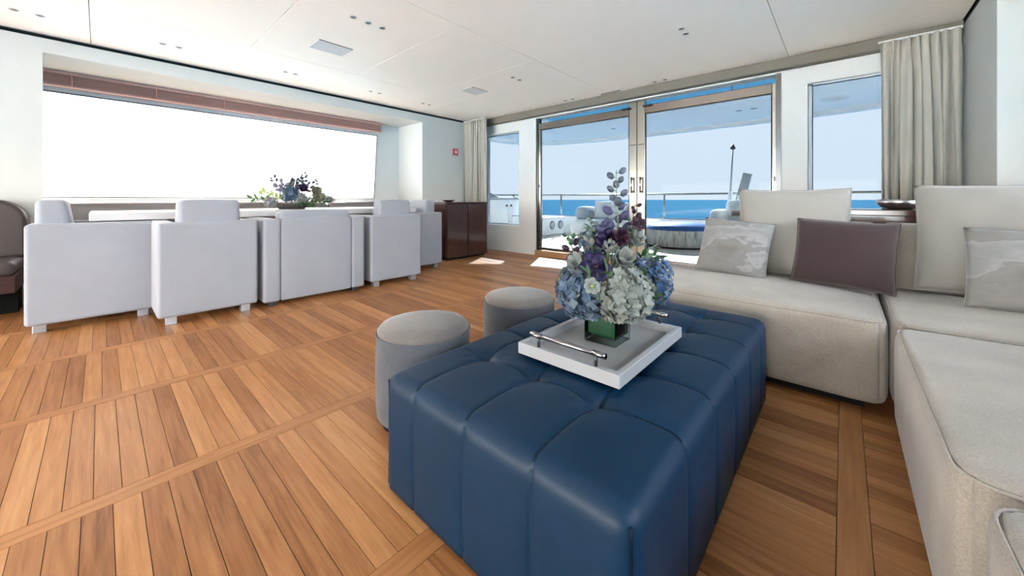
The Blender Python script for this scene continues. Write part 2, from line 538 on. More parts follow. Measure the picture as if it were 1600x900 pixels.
def pillow(bm, w, h, t, n=22, pinch=0.045, wrinkle=0.006, seed=0):
    """scatter cushion standing in the local XZ plane, base on z=0, front towards -Y"""
    def P(i, j, s):
        u, v_ = -1 + 2 * i / n, -1 + 2 * j / n
        x = u * w / 2 * (1 - pinch * (1 - v_ * v_) * abs(u) ** 3)
        z = v_ * h / 2 * (1 - pinch * (1 - u * u) * abs(v_) ** 3)
        th = t / 2 * max(0.0, (1 - abs(u) ** 2.6)) ** 0.55 * max(0.0, (1 - abs(v_) ** 2.6)) ** 0.55
        wr = noise.noise(Vector((x * 9, z * 9, s * 3 + seed))) * wrinkle * min(1, th / (t * 0.2))
        edge = max(abs(u), abs(v_))
        wr += math.sin((x * (1 if abs(v_) > abs(u) else 0) + z * (1 if abs(u) >= abs(v_) else 0)) * 75 + seed) * wrinkle * 0.35 * max(0, edge - 0.55) * (th > 0)
        return Vector((x, -s * (th + wr), z + h / 2))
    grid = {}
    for s in (1, -1):
        for i in range(n + 1):
            for j in range(n + 1):
                rim = i in (0, n) or j in (0, n)
                key = (i, j, 0 if rim else s)
                if key not in grid:
                    p = P(i, j, s)
                    if rim:
                        p.y = 0
                    grid[key] = bm.verts.new(p)
    g = lambda i, j, s: grid[(i, j, 0 if (i in (0, n) or j in (0, n)) else s)]
    for s in (1, -1):
        for i in range(n):
            for j in range(n):
                fc = (g(i, j, s), g(i + 1, j, s), g(i + 1, j + 1, s), g(i, j + 1, s))
                bm.faces.new(fc if s == 1 else tuple(reversed(fc)))
    rim = [grid[(i, 0, 0)].co.copy() for i in range(n)] + [grid[(n, j, 0)].co.copy() for j in range(n)] + \
          [grid[(n - i, n, 0)].co.copy() for i in range(n)] + [grid[(0, n - j, 0)].co.copy() for j in range(n)]
    return bm, rim
def copy_tree(o, parent=None):
    c = o.copy()
    COL.objects.link(c)
    c.parent = parent
    for ch in list(o.children):
        copy_tree(ch, c)
    return c

# ------------------------------------------------------------------ room measures (metres)
XL, XR = -5.05, 0.70            # inner faces of the side walls
XWL, XWR = -5.75, 1.40          # window planes, recessed
YA, YF = 4.60, -4.60            # aft bulkhead, forward bulkhead
CZ = 2.27                       # ceiling
XC = -2.17                      # centre line
RL0, RL1 = -0.32, 3.47          # window recess to port (along the room)
RR0, RR1 = -0.32, 3.67          # to starboard
FW0, FW1 = -4.4, -1.1           # unseen forward side windows, added for daylight

# ------------------------------------------------------------------ floor
floor = setting('floor', bx(XWL, XWR, YF, YA, -0.10, -0.004), 'caulk', 'teak plank floor laid in bays between border boards')
STRIPS = [0.02 + 0.805 - 0.805 * i for i in range(9)]
SW, PITCH, JOINT = 0.066, 0.0585, 0.0016
for s in STRIPS:
    if XWL < s < XWR:
        obj('border_board', bx(s - SW / 2, s + SW / 2, YF, YA, -0.004, 0.0, 0.0005, 1), 'teak_border', floor, smooth=False)
fwd = Vector((-math.sin(R(41.8665)), math.cos(R(41.8665)), 0))
rgt = Vector((math.cos(R(41.8665)), math.sin(R(41.8665)), 0))
def in_view(x, y):
    p = Vector((x, y, 0))
    d = p.dot(fwd)
    if d < 0.75:
        return False
    return -1.42 * d < p.dot(rgt) < 1.42 * d
COVERED = [(-1.2, 1.4, 2.15, 4.0), (0.2, 1.4, -0.4, 3.3), (-5.0, -4.25, 3.4, 4.5), (-5.75, -4.7, -4.6, 3.4)]
cells = []
for i in range(len(STRIPS)):
    xa = STRIPS[i] + SW / 2 + JOINT
    xb = (STRIPS[i - 1] if i else STRIPS[0] + 0.805) - SW / 2 - JOINT
    lo, hi = max(xa, XWL), min(xb, XWR)
    if hi - lo < 0.05:
        continue
    y = YF + (0.021 * i) % PITCH
    while y < YA - PITCH:
        cells.append((lo, hi, y))
        y += PITCH
def plank_bm(lo, hi, y):
    return box(B(), lo, hi, y + JOINT / 2, y + PITCH - JOINT / 2, -0.004, 0.0, 0.0005, 1)
vis = [c for c in cells if in_view((c[0] + c[1]) / 2, c[2]) and not any(a < c[0] and c[1] < b_ and y0 < c[2] < y1 for a, b_, y0, y1 in COVERED)]
vis.sort(key=lambda c: ((c[0] + c[1]) / 2) ** 2 + c[2] ** 2)
single = set(vis[:300])
shared = {}
for c in vis[:300]:
    key = round(c[1] - c[0], 3)
    if key not in shared:
        bm = plank_bm(-(c[1] - c[0]) / 2, (c[1] - c[0]) / 2, -PITCH / 2)
        me = bpy.data.meshes.new('plank')
        bm.to_mesh(me); bm.free()
        me.materials.append(M['teak_plank'])
        shared[key] = me
    o = bpy.data.objects.new('plank', shared[key])
    COL.objects.link(o)
    o.location = ((c[0] + c[1]) / 2, c[2] + PITCH / 2, 0)
    o.parent = floor
rest = B()
for c in cells:
    if c in single:
        continue
    x0, x1, y0, y1 = c[0], c[1], c[2] + JOINT / 2, c[2] + PITCH - JOINT / 2
    vv = [rest.verts.new(p) for p in ((x0, y0, 0), (x1, y0, 0), (x1, y1, 0), (x0, y1, 0))]
    ww = [rest.verts.new((v_.co.x, v_.co.y, -0.004)) for v_ in vv]
    rest.faces.new(vv)
    for k in range(4):
        rest.faces.new((ww[k], ww[(k + 1) % 4], vv[(k + 1) % 4], vv[k]))
obj('farther_planks', rest, 'teak_planks_joined', floor, smooth=False, kind='stuff')

# ------------------------------------------------------------------ ceiling of lacquered panels
ceil = setting('ceiling', bx(XWL - 0.1, XWR + 0.1, YF, YA + 0.15, CZ + 0.012, CZ + 0.10), 'dark_base_and_shade', 'off-white panelled ceiling with thin joints')
cg = 0.0022
def cpanel(x0, x1, y0, y1):
    obj('ceiling_panel', bx(x0 + cg, x1 - cg, y0 + cg, y1 - cg, CZ, CZ + 0.014, 0.0015, 1), 'ceiling_white', ceil, smooth=False)
yb = [YF, -3.0, -1.03, -0.05, 0.93, 1.92, 2.91, YA]
for a, b_ in zip([YF, -1.03, -0.05, 3.4], [-1.03, -0.05, 3.4, YA]):
    cpanel(XL + 0.012, -4.05, a, b_)
for a, b_ in zip(yb[:-1], yb[1:]):
    cpanel(-4.05, -2.30, a, b_)
cpanel(-2.30, -0.40, YF, YA)
cpanel(-0.40, XR - 0.006, YF, YA)

# ------------------------------------------------------------------ side walls with window recesses
def side_wall(name, x_in, x_win, rec, label):
    s = 1 if x_win > x_in else -1
    xo = x_win + s * 0.12
    bm = B()
    def b2(xa, xb, y0, y1, z0, z1):
        box(bm, min(xa, xb), max(xa, xb), y0, y1, z0, z1)
    (a0, a1), (f0, f1) = rec, (FW0, FW1)
    b2(x_in, xo, a1, YA + 0.15, -0.1, CZ - 0.03)               # panel beside the aft bulkhead
    b2(x_in, xo, f1, a0 - 0.12, -0.1, CZ - 0.03)               # panel between the windows
    b2(x_in, x_in + s * 0.05, a0 - 0.12, a0, -0.1, 2.12)  # its edge overlaps the recess
    a0 = a0 - 0.12
    b2(x_in, xo, YF - 0.1, f0, -0.1, CZ - 0.03)
    for y0, y1 in ((a0, a1), (f0, f1)):
        b2(x_in, xo, y0, y1, 2.12, CZ - 0.03)                  # header over the recess
        b2(x_win, xo, y0, y1, -0.1, 0.86)                      # wall under the sill
    b2(x_in + s * 0.012, xo, YF - 0.1, YA + 0.15, CZ - 0.031, CZ + 0.012)   # recessed shadow line
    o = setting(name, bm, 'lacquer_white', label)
    return o
wl = side_wall('wall_left', XL, XWL, (RL0, RL1), 'glossy white port wall with a long window recess')
wr = side_wall('wall_right', XR, XWR, (RR0, RR1), 'glossy white starboard wall with a window recess')
for nm, x_in, s in (('trim_1', XL, -1), ('trim_2', XR, 1)):
    setting(nm, bx(min(x_in + s * 0.003, x_in + s * 0.012), max(x_in + s * 0.003, x_in + s * 0.012), YF, YA, CZ - 0.03, CZ - 0.002), 'dark_base_and_shade', 'dark strip painted for the shade in the gap between wall and ceiling')  # dark strip paints the shade inside the wall and ceiling gap

def side_window(name, x, s, y0, y1, edge, label, frame_rest, glass='clear_glass'):
    """raked glass in a white frame; s is the outward direction"""
    root = bpy.data.objects.new(name, None)
    COL.objects.link(root)
    root.location = (x, (y0 + y1) / 2, 0.86)
    root['kind'] = 'structure'
    root['label'] = label
    zt, zb = 1.925, 0.895
    p0, p1 = y0 + edge, y1 - frame_rest
    # white infill around the glass
    fb = B()
    xa, xb = (x - 0.0, x + s * 0.05)
    xa, xb = min(xa, xb), max(xa, xb)
    box(fb, xa, xb, y0, y1, zt, 2.12)
    box(fb, xa, xb, y0, y1, 0.86, zb)
    if p0 > y0:
        box(fb, xa, xb, y0, p0, zb, zt)
    box(fb, xa, xb, p1 + 0.055, y1, zb, zt)
    # raked post beside the glass (lower end leans forward)
    vv = [(p1, zt), (p1 + 0.055, zt), (p1 + 0.055, zb), (p1 - 0.055, zb)]
    lo = [fb.verts.new((xa, q[0], q[1])) for q in vv]
    hi = [fb.verts.new((xb, q[0], q[1])) for q in vv]
    fb.faces.new(lo); fb.faces.new(list(reversed(hi)))
    for k in range(4):
        fb.faces.new((lo[k], hi[k], hi[(k + 1) % 4], lo[(k + 1) % 4]))
    bmesh.ops.recalc_face_normals(fb, faces=fb.faces)
    obj('window_frame', fb, 'matt_white', root, smooth=False)
    gk = B()
    ro = 0.006
    for q in (((p0, zt), (p1, zt)), ((p1, zt), (p1 - 0.055, zb)), ((p0, zb), (p1 - 0.055, zb)), ((p0, zb), (p0, zt))):
        tube(gk, [(x - s * 0.001, q[0][0], q[0][1]), (x - s * 0.001, q[1][0], q[1][1])], ro, 6)
    obj('gasket', gk, 'black_gasket', root)
    gb = B()
    xg = x + s * 0.03
    gv = [gb.verts.new(v_) for v_ in ((xg, p0, zb), (xg, p1 - 0.055, zb), (xg, p1, zt), (xg, p0, zt))]
    gb.faces.new(gv)
    obj('pane', gb, glass, root, smooth=False)
    sb = bx(min(x - s * 0.06, x), max(x - s * 0.06, x), y0, y1, 0.84, 0.862, 0.004, 1)
    obj('window_sill', sb, 'matt_white', root, smooth=False)
    return root
side_window('window_1', XWL, -1, RL0 - 0.12, RL1, -0.0, 'long raked window in the port recess', 0.40, 'grey_dimming_glass')
side_window('window_2', XWR, 1, RR0 - 0.12, RR1, 0.0, 'long window in the starboard recess', 0.40, 'blue_dimming_glass')
side_window('window_added_3', XWL, -1, FW0, FW1, 0.05, 'unseen forward port window added for daylight', 0.15, 'grey_dimming_glass')  # both forward side windows are unseen, added to let in more daylight
side_window('window_added_4', XWR, 1, FW0, FW1, 0.05, 'unseen forward starboard window added for daylight', 0.15, 'blue_dimming_glass')

# ------------------------------------------------------------------ aft bulkhead, forward bulkhead
TH = 0.16
W3 = (-4.80, -3.97, 0.44, 2.00)
W4 = (-0.26, 0.62, 0.44, 2.00)
D0, D1, DZ0, DZ1 = -3.62, -0.47, 0.085, 2.15
bm = B()
Y0, Y1 = YA, YA + TH
box(bm, XL - 0.1, W3[0], Y0, Y1, -0.1, CZ)
box(bm, W3[0], W3[1], Y0, Y1, -0.1, W3[2])
box(bm, W3[0], W3[1], Y0, Y1, W3[3], CZ)
box(bm, W3[1], D0, Y0, Y1, -0.1, CZ)
box(bm, D0, D1, Y0, Y1, DZ1, CZ)
box(bm, D1, W4[0], Y0, Y1, -0.1, CZ)
box(bm, W4[0], W4[1], Y0, Y1, -0.1, W4[2])
box(bm, W4[0], W4[1], Y0, Y1, W4[3], CZ)
box(bm, W4[1], XR + 0.1, Y0, Y1, -0.1, CZ)
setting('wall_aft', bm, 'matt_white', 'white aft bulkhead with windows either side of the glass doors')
fwb = B()
FO = [(-5.45, -2.35), (-2.0, 1.1)]  # unseen window openings added to bring light in from forward
xe = [XWL - 0.2, FO[0][0], FO[0][1], FO[1][0], FO[1][1], XWR + 0.2]
for k in (0, 2, 4):
    box(fwb, xe[k], xe[k + 1], YF - 0.12, YF, -0.1, CZ + 0.05)
for a_, b_ in FO:
    box(fwb, a_, b_, YF - 0.12, YF, -0.1, 0.34)
    box(fwb, a_, b_, YF - 0.12, YF, 1.42, CZ + 0.05)
setting('wall_forward', fwb, 'lacquer_white', 'white forward bulkhead with two wide windows added for light')
for nm, (a_, b_) in zip(('window_added_8', 'window_added_9'), FO):
    g_ = B()
    g_.faces.new([g_.verts.new(q) for q in ((a_, YF - 0.06, 0.34), (b_, YF - 0.06, 0.34), (b_, YF - 0.06, 1.42), (a_, YF - 0.06, 1.42))])
    setting(nm, g_, 'clear_glass', 'unseen wide clear window added to the forward bulkhead for light')
setting('trim_3', bx(XL, XR, YA - 0.10, YA - 0.002, 2.165, CZ - 0.001, 0.004, 1), 'track_taupe', 'taupe curtain-track pelmet along the aft ceiling edge')
def fixed_window(name, w, label):
    root = bpy.data.objects.new(name, None)
    COL.objects.link(root)
    root.location = ((w[0] + w[1]) / 2, YA + 0.08, w[2])
    root['kind'] = 'structure'
    root['label'] = label
    f = B()
    for a in ((w[0], w[0] + 0.03, w[2], w[3]), (w[1] - 0.03, w[1], w[2], w[3]), (w[0], w[1], w[2], w[2] + 0.014), (w[0], w[1], w[3] - 0.014, w[3])):
        box(f, a[0], a[1], YA + 0.055, YA + 0.105, a[2], a[3])
    obj('window_frame', f, 'blue_grey_frame', root, smooth=False)
    g = B()
    for p in (((w[0] + .03, w[2] + .016), (w[1] - .03, w[2] + .016)), ((w[0] + .03, w[3] - .016), (w[1] - .03, w[3] - .016)), ((w[0] + .033, w[2]), (w[0] + .033, w[3])), ((w[1] - .033, w[2]), (w[1] - .033, w[3]))):
        tube(g, [(p[0][0], YA + 0.06, p[0][1]), (p[1][0], YA + 0.06, p[1][1])], 0.006, 6)
    obj('gasket', g, 'black_gasket', root)
    p = B()
    vv = [p.verts.new(q) for q in ((w[0], YA + 0.08, w[2]), (w[1], YA + 0.08, w[2]), (w[1], YA + 0.08, w[3]), (w[0], YA + 0.08, w[3]))]
    p.faces.new(vv)
    obj('pane', p, 'dimming_glass', root, smooth=False)
fixed_window('window_5', W3, 'narrow aft window between curtain and glass door')
fixed_window('window_6', W4, 'aft window half covered by the grey curtain')

setting('trim_4', bx(D0, D1, YA - 0.03, YA + TH, -0.05, 0.078, 0.004, 1), 'sill_wood', 'wooden threshold under the glass doors')
# polished steel jambs, head channel and transom pane of the door opening
jb = B()
box(jb, D0, D0 + 0.035, YA + 0.02, YA + 0.10, 0.08, DZ1)
box(jb, D1 - 0.045, D1, YA - 0.01, YA + 0.10, 0.0, DZ1)
setting('trim_5', jb, 'brushed_steel', 'steel door jambs')
tp = B()
vv = [tp.verts.new(q) for q in ((D0, YA + 0.06, 2.07), (D1, YA + 0.06, 2.07), (D1, YA + 0.06, DZ1), (D0, YA + 0.06, DZ1))]
tp.faces.new(vv)
setting('window_7', tp, 'dimming_glass', 'low transom pane above the glass doors')
MID = -1.985
def glass_door(name, x0, x1, lock, label):
    """lock: the x of the wide meeting stile"""
    root = bpy.data.objects.new(name, None)
    COL.objects.link(root)
    root.location = ((x0 + x1) / 2, YA + 0.06, 0.08)
    root['kind'] = 'structure'
    root['label'] = label
    y0, y1 = YA + 0.03, YA + 0.085
    right = lock == x1
    ws = 0.105
    s0, s1 = (x1 - ws, x1) if right else (x0, x0 + ws)
    t0, t1 = (x0, x0 + 0.035) if right else (x1 - 0.035, x1)
    obj('meeting_stile', bx(s0, s1, y0, y1, 0.08, 2.14, 0.004, 1), 'polished_steel', root, smooth=False)
    obj('hinge_stile', bx(t0, t1, y0, y1, 0.08, 2.07, 0.004, 1), 'polished_steel', root, smooth=False)
    g0, g1 = (t1, s0) if right else (s1, t0)
    obj('top_rail', bx(g0, g1, y0 - 0.005, y1, 1.965, 2.07, 0.006, 2), 'rail_steel', root, smooth=False)
    obj('bottom_rail', bx(g0, g1, y0, y1, 0.082, 0.115, 0.003, 1), 'polished_steel', root, smooth=False)
    p = B()
    vv = [p.verts.new(q) for q in ((g0, YA + 0.055, 0.11), (g1, YA + 0.055, 0.11), (g1, YA + 0.055, 1.97), (g0, YA + 0.055, 1.97))]
    p.faces.new(vv)
    obj('pane', p, 'dimming_glass', root, smooth=False)
    gk = B()
    for a, b_ in (((g0, 1.962), (g1, 1.962)), ((g0, 0.118), (g1, 0.118)), ((g0 + .004, 0.11), (g0 + .004, 1.965)), ((g1 - .004, 0.11), (g1 - .004, 1.965))):
        tube(gk, [(a[0], YA + 0.04, a[1]), (b_[0], YA + 0.04, b_[1])], 0.006, 6)
    obj('gasket', gk, 'black_gasket', root)
    hx = s0 + 0.05 if right else s1 - 0.045
    hd = tube(B(), [(hx, y0 - 0.045, 0.955), (hx, y0 - 0.045, 1.16)], 0.009, 10)
    h = obj('door_handle', hd, 'polished_steel', root)
    for z in (0.975, 1.14):
        obj('handle_post', tube(B(), [(hx, y0 - 0.045, z), (hx, y0, z)], 0.013, 10), 'dark_metal', h)
    sp = B()
    box(sp, s0 + 0.012, s1 - 0.012, y0 - 0.003, y0, 1.575, 1.583)
    obj('stile_joint', sp, 'black_gasket', root, smooth=False)
    for z in (0.18, 1.06):
        hb = bx(t0 - 0.004 if right else t1 - 0.02, t0 + 0.02 if right else t1 + 0.004, y0 - 0.012, y0, z, z + 0.05, 0.003, 1)
        obj('hinge', hb, 'dark_metal', root, smooth=False)
    if right:
        obj('meeting_seal', bx(x1 - 0.004, x1 + 0.006, y0 - 0.004, y0 + 0.001, 0.08, 2.14), 'black_gasket', root, smooth=False)
    ck = tube(B(), [(s0 - 0.09 if right else s1 + 0.09, y0 - 0.02, 2.06), (s0 + 0.02 if right else s1 - 0.02, y0 - 0.02, 2.06)], 0.012, 8)
    obj('door_closer', ck, 'dark_metal', root)
    return root
glass_door('door_1', D0 + 0.035, MID - 0.001, MID - 0.001, 'glass door with polished steel stile and added dimming tint, port leaf')
glass_door('door_2', MID + 0.001, D1 - 0.045, MID + 0.001, 'glass door with polished steel stile and added dimming tint, starboard leaf')

# ------------------------------------------------------------------ ceiling fittings
def spot(x, y, label):
    t = thing('ceiling_spotlight', label, 'spotlight', (x, y, CZ), 'recessed ceiling spotlights')
    obj('trim_ring', lathe(B(), [(0.026, 0.0), (0.026, -0.003), (0.020, -0.004), (0.018, 0.0)], (x, y, CZ), 20), 'spot_ring', t)
    obj('lens', lathe(B(), [(0.0, -0.0012), (0.019, -0.0012)], (x, y, CZ), 20), 'spot_dark', t)
for k, (yy, w) in enumerate([(1.30, 'nearest'), (1.42, 'middle'), (1.54, 'farthest')]):
    spot(-2.80, yy, '%s of the three spotlights in a row beside the larger grey ceiling grille' % w)
for n_, (ys_, d_) in enumerate([((-0.42, -0.30), 'by the left edge of the photo'), ((0.38, 0.49), 'above the left half of the long window'), ((1.36, 1.46), 'above the middle of the long window'), ((2.34, 2.46), 'above the right end of the long window'), ((3.14, 3.25), 'above the white wall panel near the left curtain')]):
    for yy, w in zip(ys_, ('left', 'right')):
        spot(-4.55, yy, '%s spotlight of the pair %s' % (w, d_))
for x_, ys_, d_ in ((-2.82, (3.16, 3.28), 'between the smaller ceiling grille and the ceiling joint'), (-0.99, (3.18, 3.30), 'high over the right glass door')):
    for yy, w in zip(ys_, ('nearer', 'farther')):
        spot(x_, yy, '%s spotlight of the pair %s' % (w, d_))
for xs_, d_ in (((-2.93, -2.81), 'close to the pelmet above the left glass door'), ((-1.67, -1.55), 'close to the pelmet above the right glass door')):
    for xx, w in zip(xs_, ('left', 'right')):
        spot(xx, 4.40, '%s spotlight of the pair %s' % (w, d_))
def grille(x0, x1, y0, y1, label):
    t = thing('ceiling_grille', label, 'grille', ((x0 + x1) / 2, (y0 + y1) / 2, CZ), 'square ceiling grilles')
    f = B()
    for a in ((x0, x1, y0, y0 + 0.008), (x0, x1, y1 - 0.008, y1), (x0, x0 + 0.008, y0, y1), (x1 - 0.008, x1, y0, y1)):
        box(f, a[0], a[1], a[2], a[3], CZ - 0.004, CZ)
    obj('grille_frame', f, 'grille_grey', t, smooth=False)
    obj('mesh_panel', bx(x0 + 0.008, x1 - 0.008, y0 + 0.008, y1 - 0.008, CZ - 0.002, CZ), 'grille_grey', t, smooth=False)
    obj('painted_shade_edge', bx(x1, x1 + 0.006, y0, y1, CZ - 0.003, CZ), 'dark_base_and_shade', t, smooth=False)  # dark strip painted as the shade along one side of the grille
grille(-3.64, -3.41, 1.28, 1.58, 'larger grey square grille in the ceiling left of the trio of spotlights')
grille(-3.66, -3.43, 3.08, 3.36, 'smaller looking grey grille in the ceiling farther towards the left curtain')
t = thing('ceiling_slot_vent', 'narrow dark slot vent in the ceiling at the end of the joint near the doors', 'vent', (-2.265, 4.44, CZ))
obj('slot', bx(-2.40, -2.13, 4.43, 4.455, CZ - 0.003, CZ), 'dark_base_and_shade', t, smooth=False)
f = B()
box(f, -2.408, -2.122, 4.424, 4.43, CZ - 0.004, CZ); box(f, -2.408, -2.122, 4.455, 4.461, CZ - 0.004, CZ)
obj('slot_rim', f, 'matt_white', t, smooth=False)

# ------------------------------------------------------------------ red call point on the port wall panel
t = thing('fire_call_point', 'small red fire alarm call point on the white wall beside the curtain', 'alarm', (XL, 4.14, 1.70))
obj('housing', bx(XL + 0.001, XL + 0.035, 4.09, 4.19, 1.645, 1.755, 0.006, 2), 'alarm_red', t, smooth=False)
obj('push_plate', bx(XL + 0.034, XL + 0.039, 4.115, 4.165, 1.672, 1.725, 0.002, 1), 'alarm_white', t, smooth=False)
obj('plate_slot', bx(XL + 0.039, XL + 0.040, 4.128, 4.152, 1.69, 1.708), 'alarm_red', t, smooth=False)

# ------------------------------------------------------------------ wooden venetian blind, drawn up
t = thing('venetian_blind', 'reddish-brown wooden venetian blind drawn up at the top of the long window', 'blind', (XWL + 0.08, 1.38, 2.115))
xb0, xb1 = XWL + 0.045, XWL + 0.105
obj('headrail', bx(xb0 - 0.01, xb1 + 0.012, RL0 - 0.10, 3.10, 2.085, 2.117, 0.003, 1), 'blind_wood', t, smooth=False)
for k in range(13):
    z = 1.990 + k * 0.0073
    obj('slat', bx(xb0, xb1 + 0.002 * (k % 2), RL0 - 0.09, 3.09, z, z + 0.0042, 0.001, 1), 'blind_wood', t, smooth=False)
obj('bottom_rail', bx(xb0 - 0.002, xb1 + 0.002, RL0 - 0.09, 3.09, 1.970, 1.988, 0.003, 1), 'blind_wood', t, smooth=False)
for yy in (-0.18, 0.42, 1.02, 1.62, 2.22, 2.78):
    obj('ladder_tape', tube(B(), [(xb1 + 0.006, yy, 1.972), (xb1 + 0.009, yy + 0.004, 2.03), (xb1 + 0.006, yy, 2.09)], 0.006, 6), 'blind_wood', t)

# ------------------------------------------------------------------ curtains
def curtain(name, x0, x1, y, z0, z1, folds, amp, seed, label, gather=0.0):
    t = thing(name, label, 'curtain', ((x0 + x1) / 2, y, z0))
    rnd = random.Random(seed)
    ph = [rnd.uniform(-0.5, 0.5) for _ in range(folds + 3)]
    aw = [rnd.uniform(0.6, 1.25) for _ in range(folds + 3)]
    bm = B()
    nu, nv = folds * 12, 26
    rows = []
    for j in range(nv + 1):
        w = j / nv
        z = z0 + (z1 - z0) * w
        head = max(0.0, min(1.0, (w - 0.90) / 0.05))
        row = []
        for i in range(nu + 1):
            s = i / nu
            ff = s * folds
            k = int(ff)
            a = amp * (aw[k] * (1 - (ff - k)) + aw[k + 1] * (ff - k))
            drift = 0.010 * math.sin(3.1 * w + ph[k] * 6) * math.sin(math.pi * s)
            cc = math.sin(2 * math.pi * ff + 1.1 * math.sin(2.3 * w + s * 9 + seed) + 0.9 * math.sin(s * 17 + seed)) + 0.35 * math.sin(4 * math.pi * ff + 2.0 * math.sin(3 * w + s * 5))
            shp = math.copysign(abs(cc) ** 0.75, cc)
            squeeze = 1 - 0.55 * math.exp(-((w - 0.915) / 0.03) ** 2)
            x = x0 + (x1 - x0) * s + drift * (1 - head) + 0.012 * math.cos(2 * math.pi * ff) * (1 - 0.5 * head)
            row.append(bm.verts.new((x, y + a * shp * squeeze * (1 - 0.25 * w), z)))
        rows.append(row)
    for j in range(nv):
        for i in range(nu):
            bm.faces.new((rows[j][i], rows[j][i + 1], rows[j + 1][i + 1], rows[j + 1][i]))
    o = obj('curtain_cloth', bm, 'curtain_fabric', t)
    md = o.modifiers.new('thickness', 'SOLIDIFY')
    md.thickness = 0.004
    obj('track', bx(x0 - 0.01, x1 + 0.01, y - 0.012, y + 0.012, z1 - 0.004, z1 + 0.012), 'matt_white', t, smooth=False)
    return t
curtain('curtain', -5.00, -4.47, 4.31, 0.01, 2.235, 9, 0.035, 4, 'beige pleated curtain in the far left corner behind the dark cabinet')
curtain('curtain', 0.23, 0.672, 4.42, 0.01, 2.195, 8, 0.036, 11, 'grey pleated curtain by the right-hand aft window')

# ------------------------------------------------------------------ mahogany cabinet and bowl
t = thing('mahogany_cabinet', 'dark glossy mahogany cabinet with two doors in the far left corner', 'cabinet', (-4.52, 3.68, 0.0))
obj('plinth', bx(-4.84, -4.22, 3.30, 4.06, 0.0, 0.05), 'dark_base_and_shade', t, smooth=False)
obj('carcass', bx(-4.86, -4.20, 3.28, 4.08, 0.05, 0.815, 0.006, 2), 'mahogany', t, smooth=False)
for y0, y1 in ((3.285, 3.672), (3.688, 4.075)):
    d = obj('cabinet_door', bx(-4.199, -4.175, y0, y1, 0.03, 0.812, 0.010, 3), 'mahogany', t, wnrm=True)
    yk = y1 - 0.012 if y0 < 3.5 else y0 + 0.004
    obj('finger_pull', bx(-4.176, -4.171, yk, yk + 0.008, 0.35, 0.60), 'walnut_base', d, smooth=False)
obj('top', bx(-4.87, -4.17, 3.275, 4.085, 0.815, 0.835, 0.005, 2), 'mahogany', t, smooth=False)
t = thing('shallow_bowl', 'small dark shallow bowl on the mahogany cabinet', 'bowl', (-4.42, 3.50, 0.835))
obj('bowl_body', lathe(B(), [(0, 0.0), (0.05, 0.0), (0.085, 0.018), (0.10, 0.032), (0.096, 0.032), (0.08, 0.02), (0.05, 0.008), (0, 0.006)], (-4.42, 3.50, 0.835), 28), 'bronze_bowl', t)

# ------------------------------------------------------------------ banquettes along the port side
t = thing('dining_banquette', 'taupe leather banquette running below the long window behind the dining table', 'banquette', (-5.35, 1.55, 0.0))
obj('base', bx(-5.66, -4.92, RL0 + 0.06, RL1 - 0.05, 0.0, 0.26), 'walnut_base', t, smooth=False)
for k in range(3):
    y0 = RL0 + 0.06 + k * 1.225
    obj('seat_cushion', soft_block(B(), (-5.50, y0 + 0.004, 0.26), (-4.90, y0 + 1.221, 0.42), 0.04, 0.008, 0.015, 8), 'banquette_leather', t)
    obj('back_cushion', soft_block(B(), (-5.68, y0 + 0.004, 0.40), (-5.46, y0 + 1.221, 0.838), 0.05, 0.008, 0.006, 8), 'banquette_leather', t)
t = thing('lounge_bench', 'brown-grey leather bench with rounded back at the left edge of the photo', 'bench', (-4.75, -1.30, 0.0))
yl0, yl1 = -2.30, -0.40
obj('plinth', bx(-5.0, -4.76, yl0 + 0.05, yl1 - 0.02, 0.0, 0.20), 'dark_base_and_shade', t, smooth=False)
obj('base', bx(-5.03, -4.42, yl0, yl1, 0.20, 0.33, 0.006, 2), 'walnut_base', t, smooth=False)
obj('seat_cushion', soft_block(B(), (-5.03, yl0, 0.33), (-4.38, yl1, 0.43), 0.035, 0.006, 0.012, 10), 'bench_leather', t)
# back with a big rounded upper corner at its end
out = []
y_end = yl1 + 0.02
for k in range(9):
    a = math.pi / 2 * k / 8
    out.append((y_end - 0.17 + 0.17 * math.sin(a), 0.70 + 0.17 * math.cos(a)))
prof = [(yl0, 0.42), (yl0, 0.87)] + out + [(y_end, 0.42)]
bb = B()
lo = [bb.verts.new((-5.03, y_, z_)) for y_, z_ in prof]
hi = [bb.verts.new((-4.80, y_, z_)) for y_, z_ in prof]
bb.faces.new(lo); bb.faces.new(list(reversed(hi)))
for k in range(len(prof)):
    k2 = (k + 1) % len(prof)
    bb.faces.new((lo[k], hi[k], hi[k2], lo[k2]))
bmesh.ops.recalc_face_normals(bb, faces=bb.faces)
bmesh.ops.bevel(bb, geom=[e_ for e_ in bb.edges if len(e_.link_faces) == 2 and e_.calc_face_angle(0) > 1.0], offset=0.03, segments=3, profile=0.5, affect='EDGES')
obj('backrest', bb, 'bench_leather', t, wnrm=True)

# ------------------------------------------------------------------ dining table
t = thing('dining_table', 'long pale grey lacquered dining table in front of the window', 'table', (-4.42, 1.30, 0.0))
obj('tabletop', bx(-4.86, -4.0, -0.05, 2.66, 0.715, 0.772, 0.004, 2), 'table_lacquer', t, smooth=False)
for yy in (0.62, 1.98):
    p = obj('pedestal', bx(-4.56, -4.30, yy - 0.22, yy + 0.22, 0.03, 0.715, 0.01, 2), 'table_lacquer', t, smooth=False)
    obj('foot_plate', bx(-4.66, -4.20, yy - 0.32, yy + 0.32, 0.0, 0.03, 0.006, 1), 'brushed_steel', p, smooth=False)

